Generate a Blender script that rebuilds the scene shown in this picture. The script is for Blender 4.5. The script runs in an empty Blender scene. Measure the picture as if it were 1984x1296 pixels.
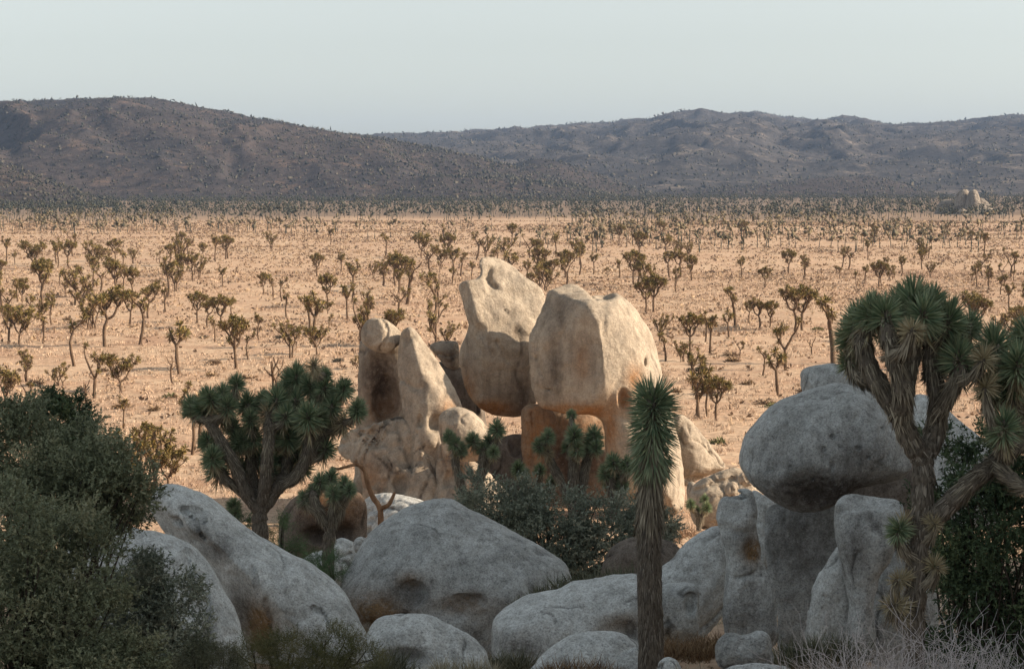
import bpy, math, random
import numpy as np
from mathutils import Vector, Matrix

# ------------------------------------------------------------------ camera, world, sun, exposure
sc = bpy.context.scene
C = sc.collection
W, H, F = 1984, 1296, 3860.0            # photograph size and focal length in its pixels
CAM = np.array([0.0, 0.0, 18.0])        # the eye is 18 m above the plain
HORIZON = 350.0                         # eye level in the photograph
TH = math.atan((H / 2 - HORIZON) / F)   # downward tilt
RIGHT = np.array([1.0, 0, 0])
FWD = np.array([0, math.cos(TH), -math.sin(TH)])
UP = np.array([0, math.sin(TH), math.cos(TH)])

cam_d = bpy.data.cameras.new('camera')
cam_d.sensor_width = 36.0
cam_d.lens = F / W * 36.0
cam_d.clip_start = 0.1
cam_d.clip_end = 30000
cam = bpy.data.objects.new('camera', cam_d)
cam.location = CAM
cam.rotation_euler = (math.pi / 2 - TH, 0, 0)
C.objects.link(cam)
sc.camera = cam

SUN_EL = math.radians(27)
SUN_AZ = math.radians(93)              # clockwise from +Y (the view direction): from the right, a little behind
to_sun = np.array([math.sin(SUN_AZ) * math.cos(SUN_EL), math.cos(SUN_AZ) * math.cos(SUN_EL), math.sin(SUN_EL)])

world = bpy.data.worlds.new('World')
sc.world = world
world.use_nodes = True
wn = world.node_tree
wn.nodes.clear()
sky = wn.nodes.new('ShaderNodeTexSky')
sky.sky_type = 'NISHITA'
sky.sun_disc = False
sky.sun_elevation = SUN_EL
sky.sun_rotation = SUN_AZ
sky.altitude = 1200
sky.air_density = 1.0
sky.dust_density = 3.5
sky.ozone_density = 1.0
hs = wn.nodes.new('ShaderNodeHueSaturation')
hs.inputs['Saturation'].default_value = 0.3
bg = wn.nodes.new('ShaderNodeBackground')
bg.inputs['Strength'].default_value = 0.106
wo = wn.nodes.new('ShaderNodeOutputWorld')
wn.links.new(sky.outputs[0], hs.inputs['Color'])
tint = wn.nodes.new('ShaderNodeMix')
tint.data_type = 'RGBA'; tint.blend_type = 'MULTIPLY'; tint.inputs[0].default_value = 1.0
tint.inputs[7].default_value = (0.98, 0.99, 0.92, 1)
wn.links.new(hs.outputs[0], tint.inputs[6])
wn.links.new(tint.outputs[2], bg.inputs['Color'])
wn.links.new(bg.outputs[0], wo.inputs['Surface'])

sun_d = bpy.data.lights.new('sun', 'SUN')
sun_d.energy = 5.0
sun_d.angle = math.radians(0.6)
sun_d.color = (1.0, 0.79, 0.57)
sun = bpy.data.objects.new('sun', sun_d)
sun.rotation_euler = Vector(to_sun).to_track_quat('Z', 'Y').to_euler()
C.objects.link(sun)

sc.view_settings.view_transform = 'Standard'
sc.view_settings.look = 'None'
sc.view_settings.gamma = 1.0
sc.view_settings.exposure = 0.80
sc.cycles.max_bounces = 5
sc.cycles.diffuse_bounces = 3
sc.cycles.glossy_bounces = 1
sc.cycles.volume_bounces = 0
sc.cycles.transparent_max_bounces = 4

# ------------------------------------------------------------------ helpers
def ray(px, py):
    return FWD + RIGHT * ((px - W / 2) / F) + UP * ((H / 2 - py) / F)

def at(px, py, Z):
    return CAM + ray(px, py) * Z

def norm(v):
    v = np.asarray(v, float)
    return v / np.maximum(np.linalg.norm(v, axis=-1, keepdims=True), 1e-9)

_tab = np.random.RandomState(7).rand(64, 64, 64).astype(np.float32)

def vnoise(P):
    P = np.asarray(P, dtype=np.float32)
    i = np.floor(P).astype(np.int64)
    f = P - i
    f = f * f * (3 - 2 * f)
    out = 0
    for a in (0, 1):
        wa = f[:, 0] if a else 1 - f[:, 0]
        ia = (i[:, 0] + a) & 63
        for b in (0, 1):
            wb = wa * (f[:, 1] if b else 1 - f[:, 1])
            ib = (i[:, 1] + b) & 63
            for c in (0, 1):
                out = out + wb * (f[:, 2] if c else 1 - f[:, 2]) * _tab[ia, ib, (i[:, 2] + c) & 63]
    return out * 2 - 1

def fbm(P, octaves=4, gain=0.5):
    P = np.asarray(P, dtype=np.float32)
    a, s, t = 1.0, 0, 0
    for o in range(octaves):
        s = s + a * vnoise(P * (2.03 ** o) + 17.3 * o)
        t += a
        a *= gain
    return s / t

def mesh_np(name, V, quads=None, tris=None, attrs=None, smooth=False):
    me = bpy.data.meshes.new(name)
    V = np.asarray(V, dtype=np.float32)
    nq = 0 if quads is None else len(quads)
    nt = 0 if tris is None else len(tris)
    me.vertices.add(len(V))
    me.vertices.foreach_set('co', V.ravel())
    loops = []
    if nq: loops.append(np.asarray(quads, dtype=np.int32).ravel())
    if nt: loops.append(np.asarray(tris, dtype=np.int32).ravel())
    loops = np.concatenate(loops)
    me.loops.add(len(loops))
    me.loops.foreach_set('vertex_index', loops)
    me.polygons.add(nq + nt)
    tot = np.concatenate([np.full(nq, 4), np.full(nt, 3)]).astype(np.int32)
    st = np.concatenate([[0], np.cumsum(tot)[:-1]]).astype(np.int32)
    me.polygons.foreach_set('loop_start', st)
    if smooth:
        me.polygons.foreach_set('use_smooth', np.ones(nq + nt, dtype=bool))
    for k, v in (attrs or {}).items():
        v = np.asarray(v, dtype=np.float32)
        if v.ndim == 1:
            a = me.attributes.new(k, 'FLOAT', 'POINT')
            a.data.foreach_set('value', v)
        else:
            a = me.attributes.new(k, 'FLOAT_VECTOR', 'POINT')
            a.data.foreach_set('vector', v.ravel())
    me.update(calc_edges=True)
    me.validate()
    return me

def link(name, me, mat=None, parent=None, loc=None):
    o = bpy.data.objects.new(name, me)
    if mat is not None and me is not None and not me.materials:
        me.materials.append(mat)
    C.objects.link(o)
    if parent: o.parent = parent
    if loc is not None: o.location = loc
    return o

def tag(o, label, cat, group=None):
    o['label'] = label
    o['category'] = cat
    if group: o['group'] = group
    return o

def empty(name, loc):
    o = bpy.data.objects.new(name, None)
    o.empty_display_size = 0.2
    o.location = loc
    C.objects.link(o)
    return o

# ------------------------------------------------------------------ materials
def new_mat(name):
    m = bpy.data.materials.new(name)
    m.use_nodes = True
    nt = m.node_tree
    b = nt.nodes['Principled BSDF']
    return m, nt, b

def N(nt, kind, **kw):
    n = nt.nodes.new(kind)
    for k, v in kw.items():
        if hasattr(n, k): setattr(n, k, v)
        else: n.inputs[k].default_value = v
    return n

def ramp(nt, src, stops):
    r = nt.nodes.new('ShaderNodeValToRGB')
    el = r.color_ramp.elements
    while len(el) > 1: el.remove(el[0])
    el[0].position = stops[0][0]; el[0].color = (*stops[0][1], 1)
    for p, c in stops[1:]:
        e = el.new(p); e.color = (*c, 1)
    nt.links.new(src, r.inputs[0])
    return r.outputs[0]

def mixc(nt, fac, a, b, mode='MIX'):
    m = nt.nodes.new('ShaderNodeMix')
    m.data_type = 'RGBA'; m.blend_type = mode
    for i, v in ((0, fac), (6, a), (7, b)):
        if isinstance(v, (int, float)): m.inputs[i].default_value = v
        elif isinstance(v, tuple): m.inputs[i].default_value = (*v, 1)
        else: nt.links.new(v, m.inputs[i])
    return m.outputs[2]

def rock_mat(name, k, base, alt, ochre, dark, speck=0.55, bump=0.6, grain=1.0):
    lo, hi = 1 - 0.66 * grain, 1 + 0.31 * grain
    m, nt, b = new_mat(name)
    geo = N(nt, 'ShaderNodeNewGeometry')
    pos = geo.outputs['Position']
    def noise(scale, detail=6, rough=0.6):
        n = N(nt, 'ShaderNodeTexNoise', Scale=scale, Detail=detail, Roughness=rough)
        nt.links.new(pos, n.inputs['Vector'])
        return n.outputs['Fac']
    big = noise(0.9 * k, 5, 0.62)
    c = ramp(nt, big, [(0.32, alt), (0.5, base), (0.7, tuple(min(1, x * 1.16) for x in base))])
    # vertical water streaks
    mp = N(nt, 'ShaderNodeMapping'); mp.inputs['Scale'].default_value = (3.2 * k, 3.2 * k, 0.35 * k)
    nt.links.new(pos, mp.inputs['Vector'])
    st = N(nt, 'ShaderNodeTexNoise', Scale=1.0, Detail=4, Roughness=0.6)
    nt.links.new(mp.outputs[0], st.inputs['Vector'])
    sf = ramp(nt, st.outputs['Fac'], [(0.5, (0, 0, 0)), (0.72, (0.65, 0.65, 0.65))])
    c = mixc(nt, sf, c, tuple(x * 0.62 for x in alt))
    # stains, and darker joint lines, given by the rock itself
    at_ = N(nt, 'ShaderNodeAttribute', attribute_name='stain')
    sep = N(nt, 'ShaderNodeSeparateXYZ')
    nt.links.new(at_.outputs['Vector'], sep.inputs[0])
    med = noise(4.5 * k, 6, 0.65)
    def masked(o):
        a = N(nt, 'ShaderNodeMath', operation='MULTIPLY_ADD')
        nt.links.new(med, a.inputs[0]); a.inputs[1].default_value = 1.1
        s2 = N(nt, 'ShaderNodeMath', operation='MULTIPLY'); s2.inputs[1].default_value = 1.3
        nt.links.new(o, s2.inputs[0])
        a2 = N(nt, 'ShaderNodeMath', operation='ADD'); a2.inputs[1].default_value = -0.05
        nt.links.new(med, a2.inputs[0])
        a3 = N(nt, 'ShaderNodeMath', operation='MULTIPLY'); a3.use_clamp = True
        nt.links.new(s2.outputs[0], a3.inputs[0]); 
        a4 = N(nt, 'ShaderNodeMath', operation='MULTIPLY'); a4.inputs[1].default_value = 2.5
        nt.links.new(a2.outputs[0], a4.inputs[0]); nt.links.new(a4.outputs[0], a3.inputs[1])
        return a3.outputs[0]
    c = mixc(nt, masked(sep.outputs[0]), c, ochre)
    c = mixc(nt, masked(sep.outputs[1]), c, dark)
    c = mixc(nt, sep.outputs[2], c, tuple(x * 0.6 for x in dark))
    # lichen and mineral speckle
    sp = noise(11 * k, 4, 0.8)
    f = ramp(nt, sp, [(0.30, (1, 1, 1)), (0.47, (0, 0, 0))])
    fm = N(nt, 'ShaderNodeMath', operation='MULTIPLY'); fm.inputs[1].default_value = speck
    nt.links.new(f, fm.inputs[0])
    c = mixc(nt, fm.outputs[0], c, tuple(x * 0.42 for x in alt))
    dl = ramp(nt, noise(5.5 * k, 7, 0.8), [(0.60, (0, 0, 0)), (0.68, (0.6 * grain, 0.6 * grain, 0.6 * grain))])
    c = mixc(nt, dl, c, tuple(x * 0.42 for x in alt))
    lf = ramp(nt, noise(9 * k, 5, 0.7), [(0.58, (0, 0, 0)), (0.7, (0.5, 0.5, 0.5))])
    c = mixc(nt, lf, c, tuple(min(1, x * 1.25) for x in base))
    c = mixc(nt, 1.0, c, ramp(nt, noise(14 * k, 4, 0.9), [(0.33, (lo, lo, lo)), (0.48, (0.96, 0.96, 0.96)), (0.66, (hi, hi, hi * 0.985))]), 'MULTIPLY')
    c = mixc(nt, 1.0, c, ramp(nt, noise(2.6 * k, 6, 0.75), [(0.32, (0.72, 0.70, 0.68)), (0.55, (1.0, 1.0, 1.0)), (0.7, (1.08, 1.08, 1.07))]), 'MULTIPLY')
    nt.links.new(c, b.inputs['Base Color'])
    b.inputs['Roughness'].default_value = 0.92
    b.inputs['Specular IOR Level'].default_value = 0.15
    bp = N(nt, 'ShaderNodeBump', Strength=bump, Distance=0.22 / k)
    hsum = N(nt, 'ShaderNodeMath', operation='MULTIPLY_ADD')
    n1 = noise(4 * k, 9, 0.72); n2 = noise(14 * k, 5, 0.8)
    nt.links.new(n2, hsum.inputs[0]); hsum.inputs[1].default_value = 0.35; nt.links.new(n1, hsum.inputs[2])
    nt.links.new(hsum.outputs[0], bp.inputs['Height'])
    nt.links.new(bp.outputs[0], b.inputs['Normal'])
    return m

M = {}
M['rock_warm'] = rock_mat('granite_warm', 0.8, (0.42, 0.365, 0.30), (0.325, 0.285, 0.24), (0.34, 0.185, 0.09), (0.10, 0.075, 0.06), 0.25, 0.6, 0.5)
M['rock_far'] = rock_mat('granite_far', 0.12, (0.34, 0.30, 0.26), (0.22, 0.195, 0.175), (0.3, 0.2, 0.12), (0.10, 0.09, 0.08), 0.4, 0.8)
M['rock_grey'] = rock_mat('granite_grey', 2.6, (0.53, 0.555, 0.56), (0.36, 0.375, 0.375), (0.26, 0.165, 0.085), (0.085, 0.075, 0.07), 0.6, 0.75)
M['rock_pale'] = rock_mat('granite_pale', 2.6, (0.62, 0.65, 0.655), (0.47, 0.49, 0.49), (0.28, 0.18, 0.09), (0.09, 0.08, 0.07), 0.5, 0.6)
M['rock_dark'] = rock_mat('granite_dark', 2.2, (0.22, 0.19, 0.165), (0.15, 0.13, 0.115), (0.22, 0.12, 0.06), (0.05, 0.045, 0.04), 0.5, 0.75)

def foliage_mat(name, stops, dead=None, tip=None, rough=0.6, transl=0.0, spec=0.25):
    m, nt, b = new_mat(name)
    r = N(nt, 'ShaderNodeAttribute', attribute_name='rnd')
    c = ramp(nt, r.outputs['Fac'], stops)
    if tip:
        t = N(nt, 'ShaderNodeAttribute', attribute_name='along')
        tf = ramp(nt, t.outputs['Fac'], [(0.55, (0, 0, 0)), (1.0, (0.8, 0.8, 0.8))])
        c = mixc(nt, tf, c, tip)
    if dead:
        d = N(nt, 'ShaderNodeAttribute', attribute_name='age')
        dc = ramp(nt, r.outputs['Fac'], [(0.0, dead[0]), (1.0, dead[1])])
        c = mixc(nt, d.outputs['Fac'], c, dc)
    nt.links.new(c, b.inputs['Base Color'])
    b.inputs['Roughness'].default_value = rough
    b.inputs['Specular IOR Level'].default_value = spec
    if transl:
        tb = N(nt, 'ShaderNodeBsdfTranslucent'); nt.links.new(c, tb.inputs['Color'])
        mx = N(nt, 'ShaderNodeMixShader'); mx.inputs[0].default_value = transl
        nt.links.new(b.outputs[0], mx.inputs[1]); nt.links.new(tb.outputs[0], mx.inputs[2])
        nt.links.new(mx.outputs[0], nt.nodes['Material Output'].inputs['Surface'])
    return m

M['yucca'] = foliage_mat('yucca_blade_green', [(0, (0.101, 0.169, 0.104)), (0.5, (0.234, 0.316, 0.193)), (1, (0.420, 0.471, 0.294))],
                         dead=((0.30, 0.24, 0.14), (0.46, 0.40, 0.27)), tip=(0.20, 0.21, 0.13), rough=0.5)
M['yucca_plain'] = foliage_mat('yucca_blade_olive', [(0, (0.072, 0.070, 0.024)), (0.5, (0.156, 0.124, 0.040)), (1, (0.301, 0.216, 0.075))],
                               dead=((0.13, 0.085, 0.05), (0.30, 0.20, 0.11)), rough=0.7)
M['thatch'] = foliage_mat('dead_blade_grey', [(0, (0.10, 0.085, 0.065)), (0.5, (0.21, 0.18, 0.135)), (1, (0.40, 0.36, 0.28))], rough=0.85)
M['bark_flake'] = foliage_mat('bark_flake', [(0, (0.07, 0.06, 0.05)), (0.5, (0.17, 0.15, 0.125)), (1, (0.33, 0.295, 0.25))], rough=0.9)
M['oak'] = foliage_mat('oak_leaf', [(0, (0.087, 0.109, 0.067)), (0.5, (0.189, 0.215, 0.132)), (1, (0.363, 0.355, 0.230))], rough=0.6)
M['oak_grey'] = foliage_mat('oak_leaf_grey', [(0, (0.101, 0.126, 0.097)), (0.5, (0.217, 0.249, 0.192)), (1, (0.460, 0.461, 0.359))], rough=0.6)
M['juniper'] = foliage_mat('juniper_leaf', [(0, (0.032, 0.051, 0.029)), (0.5, (0.066, 0.105, 0.054)), (1, (0.158, 0.196, 0.094))], rough=0.65)
M['olive'] = foliage_mat('olive_leaf', [(0, (0.058, 0.065, 0.026)), (0.5, (0.130, 0.137, 0.058)), (1, (0.286, 0.260, 0.130))], rough=0.7)
M['fresh'] = foliage_mat('fresh_leaf', [(0, (0.036, 0.078, 0.030)), (0.5, (0.078, 0.144, 0.060)), (1, (0.144, 0.216, 0.096))], rough=0.6)
M['straw'] = foliage_mat('straw_blade', [(0, (0.363, 0.258, 0.187)), (0.5, (0.496, 0.372, 0.278)), (1, (0.591, 0.466, 0.358))], rough=0.85)
M['straw_brown'] = foliage_mat('brown_blade', [(0, (0.10, 0.06, 0.035)), (0.5, (0.20, 0.13, 0.075)), (1, (0.34, 0.25, 0.15))], rough=0.85)
M['straw_pale'] = foliage_mat('pale_blade', [(0, (0.20, 0.19, 0.13)), (0.5, (0.36, 0.33, 0.24)), (1, (0.52, 0.48, 0.37))], rough=0.85)
M['grass_grey'] = foliage_mat('greygreen_blade', [(0, (0.06, 0.07, 0.045)), (0.5, (0.13, 0.14, 0.09)), (1, (0.24, 0.235, 0.17))], rough=0.85)
M['twig_pale'] = foliage_mat('pale_twig', [(0, (0.287, 0.259, 0.259)), (0.5, (0.506, 0.471, 0.471)), (1, (0.713, 0.667, 0.667))], rough=0.85)
M['twig_dark'] = foliage_mat('dark_twig', [(0, (0.045, 0.038, 0.030)), (0.5, (0.090, 0.075, 0.060)), (1, (0.165, 0.135, 0.112))], rough=0.9)
M['scrub'] = foliage_mat('scrub_leaf', [(0, (0.138, 0.095, 0.069)), (0.5, (0.267, 0.190, 0.130)), (1, (0.423, 0.313, 0.208))], rough=0.9)
M['scrub_dark'] = foliage_mat('hill_scrub_leaf', [(0, (0.022, 0.025, 0.022)), (0.5, (0.05, 0.052, 0.042)), (1, (0.10, 0.09, 0.07))], rough=0.9)
M['wood_far'] = foliage_mat('far_tree_leaf', [(0, (0.028, 0.036, 0.030)), (0.5, (0.055, 0.062, 0.048)), (1, (0.20, 0.16, 0.10))], rough=0.9)

def bark_mat(name, c0, c1, scale):
    m, nt, b = new_mat(name)
    geo = N(nt, 'ShaderNodeNewGeometry')
    mp = N(nt, 'ShaderNodeMapping'); mp.inputs['Scale'].default_value = (scale, scale, scale * 0.22)
    nt.links.new(geo.outputs['Position'], mp.inputs['Vector'])
    n = N(nt, 'ShaderNodeTexNoise', Scale=1.0, Detail=6, Roughness=0.7)
    nt.links.new(mp.outputs[0], n.inputs['Vector'])
    nt.links.new(ramp(nt, n.outputs['Fac'], [(0.35, c0), (0.65, c1)]), b.inputs['Base Color'])
    b.inputs['Roughness'].default_value = 0.95
    b.inputs['Specular IOR Level'].default_value = 0.1
    bp = N(nt, 'ShaderNodeBump', Strength=1.0, Distance=0.5 / scale)
    nt.links.new(n.outputs['Fac'], bp.inputs['Height']); nt.links.new(bp.outputs[0], b.inputs['Normal'])
    return m
M['bark'] = bark_mat('joshua_bark', (0.055, 0.046, 0.037), (0.20, 0.175, 0.145), 45)
M['bark_plain'] = bark_mat('joshua_bark_far', (0.075, 0.052, 0.038), (0.185, 0.13, 0.09), 8)
M['snag'] = bark_mat('weathered_wood', (0.22, 0.12, 0.07), (0.46, 0.28, 0.17), 14)
M['wood_dark'] = bark_mat('shrub_wood', (0.03, 0.025, 0.02), (0.09, 0.075, 0.06), 40)

def ground_mat():
    m, nt, b = new_mat('desert_ground')
    geo = N(nt, 'ShaderNodeNewGeometry'); pos = geo.outputs['Position']
    def noise(scale, detail=6, rough=0.6):
        n = N(nt, 'ShaderNodeTexNoise', Scale=scale, Detail=detail, Roughness=rough)
        nt.links.new(pos, n.inputs['Vector']); return n.outputs['Fac']
    c = ramp(nt, noise(0.02, 5, 0.6), [(0.35, (0.402, 0.263, 0.186)), (0.5, (0.480, 0.336, 0.238)), (0.68, (0.549, 0.410, 0.296))])
    f = ramp(nt, noise(0.16, 6, 0.7), [(0.42, (0, 0, 0)), (0.62, (0.75, 0.75, 0.75))])
    c = mixc(nt, f, c, (0.578, 0.452, 0.331))
    f = ramp(nt, noise(0.075, 5, 0.7), [(0.56, (0, 0, 0)), (0.72, (0.6, 0.6, 0.6))])
    c = mixc(nt, f, c, (0.363, 0.215, 0.145))
    f = ramp(nt, noise(1.3, 5, 0.75), [(0.44, (0, 0, 0)), (0.66, (0.8, 0.8, 0.8))])
    c = mixc(nt, f, c, (0.265, 0.179, 0.128))
    # beyond the open plain the soil is darker and covered with low growth
    sx = N(nt, 'ShaderNodeSeparateXYZ'); nt.links.new(pos, sx.inputs[0])
    md = N(nt, 'ShaderNodeMath', operation='MULTIPLY_ADD'); md.inputs[1].default_value = 500.0
    nt.links.new(noise(0.006, 4, 0.6), md.inputs[0]); nt.links.new(sx.outputs[1], md.inputs[2])
    mr = N(nt, 'ShaderNodeMapRange'); mr.inputs[1].default_value = 1080; mr.inputs[2].default_value = 1300
    nt.links.new(md.outputs[0], mr.inputs[0])
    mm = N(nt, 'ShaderNodeMath', operation='MULTIPLY'); mm.inputs[1].default_value = 0.85
    nt.links.new(mr.outputs[0], mm.inputs[0])
    c = mixc(nt, mm.outputs[0], c, (0.15, 0.115, 0.09))
    nt.links.new(c, b.inputs['Base Color'])
    b.inputs['Roughness'].default_value = 0.95
    b.inputs['Specular IOR Level'].default_value = 0.1
    bp = N(nt, 'ShaderNodeBump', Strength=0.8, Distance=0.25)
    nt.links.new(noise(1.6, 7, 0.7), bp.inputs['Height']); nt.links.new(bp.outputs[0], b.inputs['Normal'])
    return m
M['ground'] = ground_mat()

def hill_mat(name, a, b2, c2, k=1.0):
    m, nt, b = new_mat(name)
    geo = N(nt, 'ShaderNodeNewGeometry'); pos = geo.outputs['Position']
    def noise(scale, detail=6, rough=0.6):
        n = N(nt, 'ShaderNodeTexNoise', Scale=scale, Detail=detail, Roughness=rough)
        nt.links.new(pos, n.inputs['Vector']); return n.outputs['Fac']
    c = ramp(nt, noise(0.006 * k, 6, 0.6), [(0.35, a), (0.6, b2)])
    f = ramp(nt, noise(0.05 * k, 6, 0.75), [(0.5, (0, 0, 0)), (0.62, (0.8, 0.8, 0.8))])
    c = mixc(nt, f, c, tuple(x * 0.5 for x in a))
    f = ramp(nt, noise(0.022 * k, 8, 0.85), [(0.54, (0, 0, 0)), (0.64, (0.9, 0.9, 0.9))])
    c = mixc(nt, f, c, c2)
    nt.links.new(c, b.inputs['Base Color'])
    b.inputs['Roughness'].default_value = 1.0
    b.inputs['Specular IOR Level'].default_value = 0.0
    bp = N(nt, 'ShaderNodeBump', Strength=0.9, Distance=9 / k)
    nt.links.new(noise(0.035 * k, 8, 0.7), bp.inputs['Height']); nt.links.new(bp.outputs[0], b.inputs['Normal'])
    return m
M['hill_near'] = hill_mat('hill_slope', (0.052, 0.049, 0.052), (0.078, 0.066, 0.064), (0.15, 0.11, 0.09), 1.0)
M['hill_far'] = hill_mat('range_slope', (0.060, 0.060, 0.064), (0.085, 0.079, 0.078), (0.22, 0.19, 0.165), 0.6)

# ------------------------------------------------------------------ ground
PY = np.array([-60, 0, 8, 12, 16, 19, 22, 27, 30, 35, 45, 60, 80, 100, 118, 135, 20000.0])
PD = np.array([1.2, 1.7, 3.2, 4.2, 5.0, 5.6, 6.2, 6.9, 7.2, 7.9, 9.3, 11.6, 14.6, 16.9, 17.8, 18.0, 18.0])

def ground_z(x, y):
    x = np.atleast_1d(np.asarray(x, float)); y = np.atleast_1d(np.asarray(y, float))
    d = np.interp(y, PY, PD)
    P = np.stack([x, y, np.zeros_like(x)], 1)
    w = np.clip(y / 90, 0.1, 1)
    z = 18 - d + 0.16 * fbm(P * 0.35 + 5, 3) * np.where(y < 900, 1, 0.2) + 0.45 * fbm(P * 0.045 + 9, 2) * w * np.where(y < 900, 1, 0.3)
    return z

def build_ground():
    ang = np.concatenate([np.linspace(-180, -30, 20), np.linspace(-28, 28, 150), np.linspace(30, 176, 20)])
    ang = np.radians(ang)
    rad = np.concatenate([[0.3], np.geomspace(1.0, 7900, 260)])
    A, R = np.meshgrid(ang, rad, indexing='ij')
    X = np.sin(A) * R; Y = np.cos(A) * R
    Z = ground_z(X.ravel(), Y.ravel())
    V = np.stack([X.ravel(), Y.ravel(), Z], 1)
    na, nr = A.shape
    I = np.arange(na * nr).reshape(na, nr)
    Q = np.stack([I[:-1, :-1], I[:-1, 1:], I[1:, 1:], I[1:, :-1]], -1).reshape(-1, 4)
    Q2 = np.stack([I[-1, :-1], I[-1, 1:], I[0, 1:], I[0, :-1]], -1).reshape(-1, 4)
    me = mesh_np('ground', V, np.concatenate([Q, Q2])[:, ::-1], smooth=True)
    o = link('ground', me, M['ground'])
    o['kind'] = 'structure'
build_ground()

def hit(px, py):
    d = ray(px, py)
    Z = np.geomspace(8, 3000, 3000)
    P = CAM + d[None] * Z[:, None]
    below = P[:, 2] < ground_z(P[:, 0], P[:, 1])
    return P[int(np.argmax(below))]

# rocky hill beside the viewpoint, outside the frame: it shades the foreground
def build_side_hill():
    nx, ny = 90, 150
    X, Y = np.meshgrid(np.linspace(22, 110, nx), np.linspace(-90, 82, ny), indexing='ij')
    x = X.ravel(); y = Y.ravel()
    g = ground_z(x, y)
    P = np.stack([x, y, 0 * x], 1)
    top = np.interp(y, [-90, -60, 20, 34, 44, 54, 66, 82], [0, 32, 38, 36, 31, 22, 10, 1])
    prof = np.clip(1 - np.abs((x - 46) / np.where(x < 46, 20.0, 46.0)), 0, 1)
    prof = prof * prof * (3 - 2 * prof)
    z = g - 0.6 + top * prof * (1 + 0.22 * fbm(P * 0.12, 4))
    I = np.arange(nx * ny).reshape(nx, ny)
    Q = np.stack([I[:-1, :-1], I[1:, :-1], I[1:, 1:], I[:-1, 1:]], -1).reshape(-1, 4)
    o = link('hill', mesh_np('hill', np.stack([x, y, z], 1), Q, smooth=True), M['rock_warm'])
    o['kind'] = 'structure'
build_side_hill()

# ------------------------------------------------------------------ far hills
HILLS = []
def build_hill(name, crest, zc, zf, zb, mat, seed, rav=0.16, rough=0.03, power=1.25, nrow=80, step=6, xf=1.0):
    cp = np.array(crest, float)
    px = np.arange(cp[0, 0], cp[-1, 0] + 1, step)
    cy = np.interp(px, cp[:, 0], cp[:, 1])
    k = np.ones(7) / 7
    cy = np.convolve(np.pad(cy, 3, mode='edge'), k, 'valid')
    zcv = np.interp(px, [z[0] for z in zc], [z[1] for z in zc])
    hc = np.maximum(18 + (HORIZON - cy) / F * zcv, 0.0)       # crest height above the plain
    t = np.concatenate([np.linspace(0, 1, nrow), np.linspace(1, 2, nrow // 4)[1:]])
    PX, T = np.meshgrid(px, t, indexing='ij')
    HC = hc[:, None] + 0 * T; ZC = zcv[:, None] + 0 * T
    D = np.where(T <= 1, zf + (ZC - zf) * T, ZC + (zb - ZC) * (T - 1))
    prof = np.where(T <= 1, np.clip(T, 0, 1) ** power, 1 - np.clip(T - 1, 0, 1) ** 1.5)
    X = (PX - W / 2) / F * D; Y = D
    P = np.stack([X.ravel() / 260, Y.ravel() / 1300, np.full(X.size, seed * 3.7)], 1)
    warp = fbm(P * 1.7 + 3, 3).reshape(X.shape)
    ridg = 1 - 2.2 * np.abs(fbm(np.stack([X.ravel() / 190 + warp.ravel() * 0.5 + Y.ravel() / 900, Y.ravel() / 430, np.full(X.size, seed)], 1), 4, 0.55))
    _old = 1 - np.abs(vnoise(np.stack([(X.ravel() / 120 + warp.ravel() * 0.9 + Y.ravel() / 700), Y.ravel() / 1500, np.full(X.size, seed)], 1))) * 2
    ridg2 = 1 - np.abs(vnoise(np.stack([(X.ravel() / 52 - warp.ravel() * 0.8 + Y.ravel() / 420), Y.ravel() / 800, np.full(X.size, seed + 4.4)], 1))) * 2
    ridg = ridg.reshape(X.shape)
    P2 = np.stack([X.ravel() / 90, Y.ravel() / 90, np.full(X.size, seed)], 1)
    bumps = fbm(P2, 5, 0.6).reshape(X.shape)
    env = np.clip(T, 0, 1) ** 1.2 * np.clip(0.93 - T, 0.0, 1) * 3.6
    Z = HC * (prof + rav * ridg * env * 0.6 + rough * 2.2 * bumps * np.clip(T * 3, 0, 1)) - 1.5
    V = np.stack([X.ravel(), Y.ravel(), Z.ravel()], 1)
    I = np.arange(X.size).reshape(X.shape)
    Q = np.stack([I[:-1, :-1], I[1:, :-1], I[1:, 1:], I[:-1, 1:]], -1).reshape(-1, 4)
    o = link(name, mesh_np(name, V, Q, smooth=True), mat)
    o['kind'] = 'structure'
    HILLS.append((V.reshape(X.shape + (3,)), nrow))

build_hill('hill', [(-160, 225), (-60, 204), (0, 198), (60, 194), (130, 190), (200, 186), (260, 188), (310, 192), (370, 203), (430, 213), (500, 228), (560, 240), (620, 250), (680, 258), (740, 266), (800, 276), (860, 288), (920, 301), (980, 318), (1040, 335), (1100, 352), (1160, 368), (1210, 381), (1260, 394)],
           [(-160, 2700), (500, 2600), (1260, 2000)], 1760, 3600, M['hill_near'], 1.3, rav=0.9)
build_hill('hill', [(560, 272), (700, 264), (760, 262), (800, 262), (860, 258), (900, 256), (960, 252), (1010, 248), (1060, 247), (1110, 239), (1150, 243), (1200, 238), (1260, 230), (1300, 218), (1350, 217), (1400, 220), (1450, 216), (1475, 220), (1500, 231), (1560, 235), (1600, 233), (1640, 227), (1680, 235), (1720, 243), (1780, 240), (1850, 238), (1920, 230), (1984, 228), (2140, 220)],
           [(560, 5000), (2140, 5000)], 2300, 7000, M['hill_far'], 4.9, rav=0.4, rough=0.05, power=0.95, nrow=110)
build_hill('hill', [(940, 345), (970, 325), (1000, 312), (1045, 303), (1090, 310), (1130, 325), (1180, 342), (1230, 362), (1280, 378), (1320, 392)],
           [(940, 2500), (1320, 2300)], 2050, 2900, M['hill_near'], 8.1, rav=0.4, nrow=50)
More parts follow.
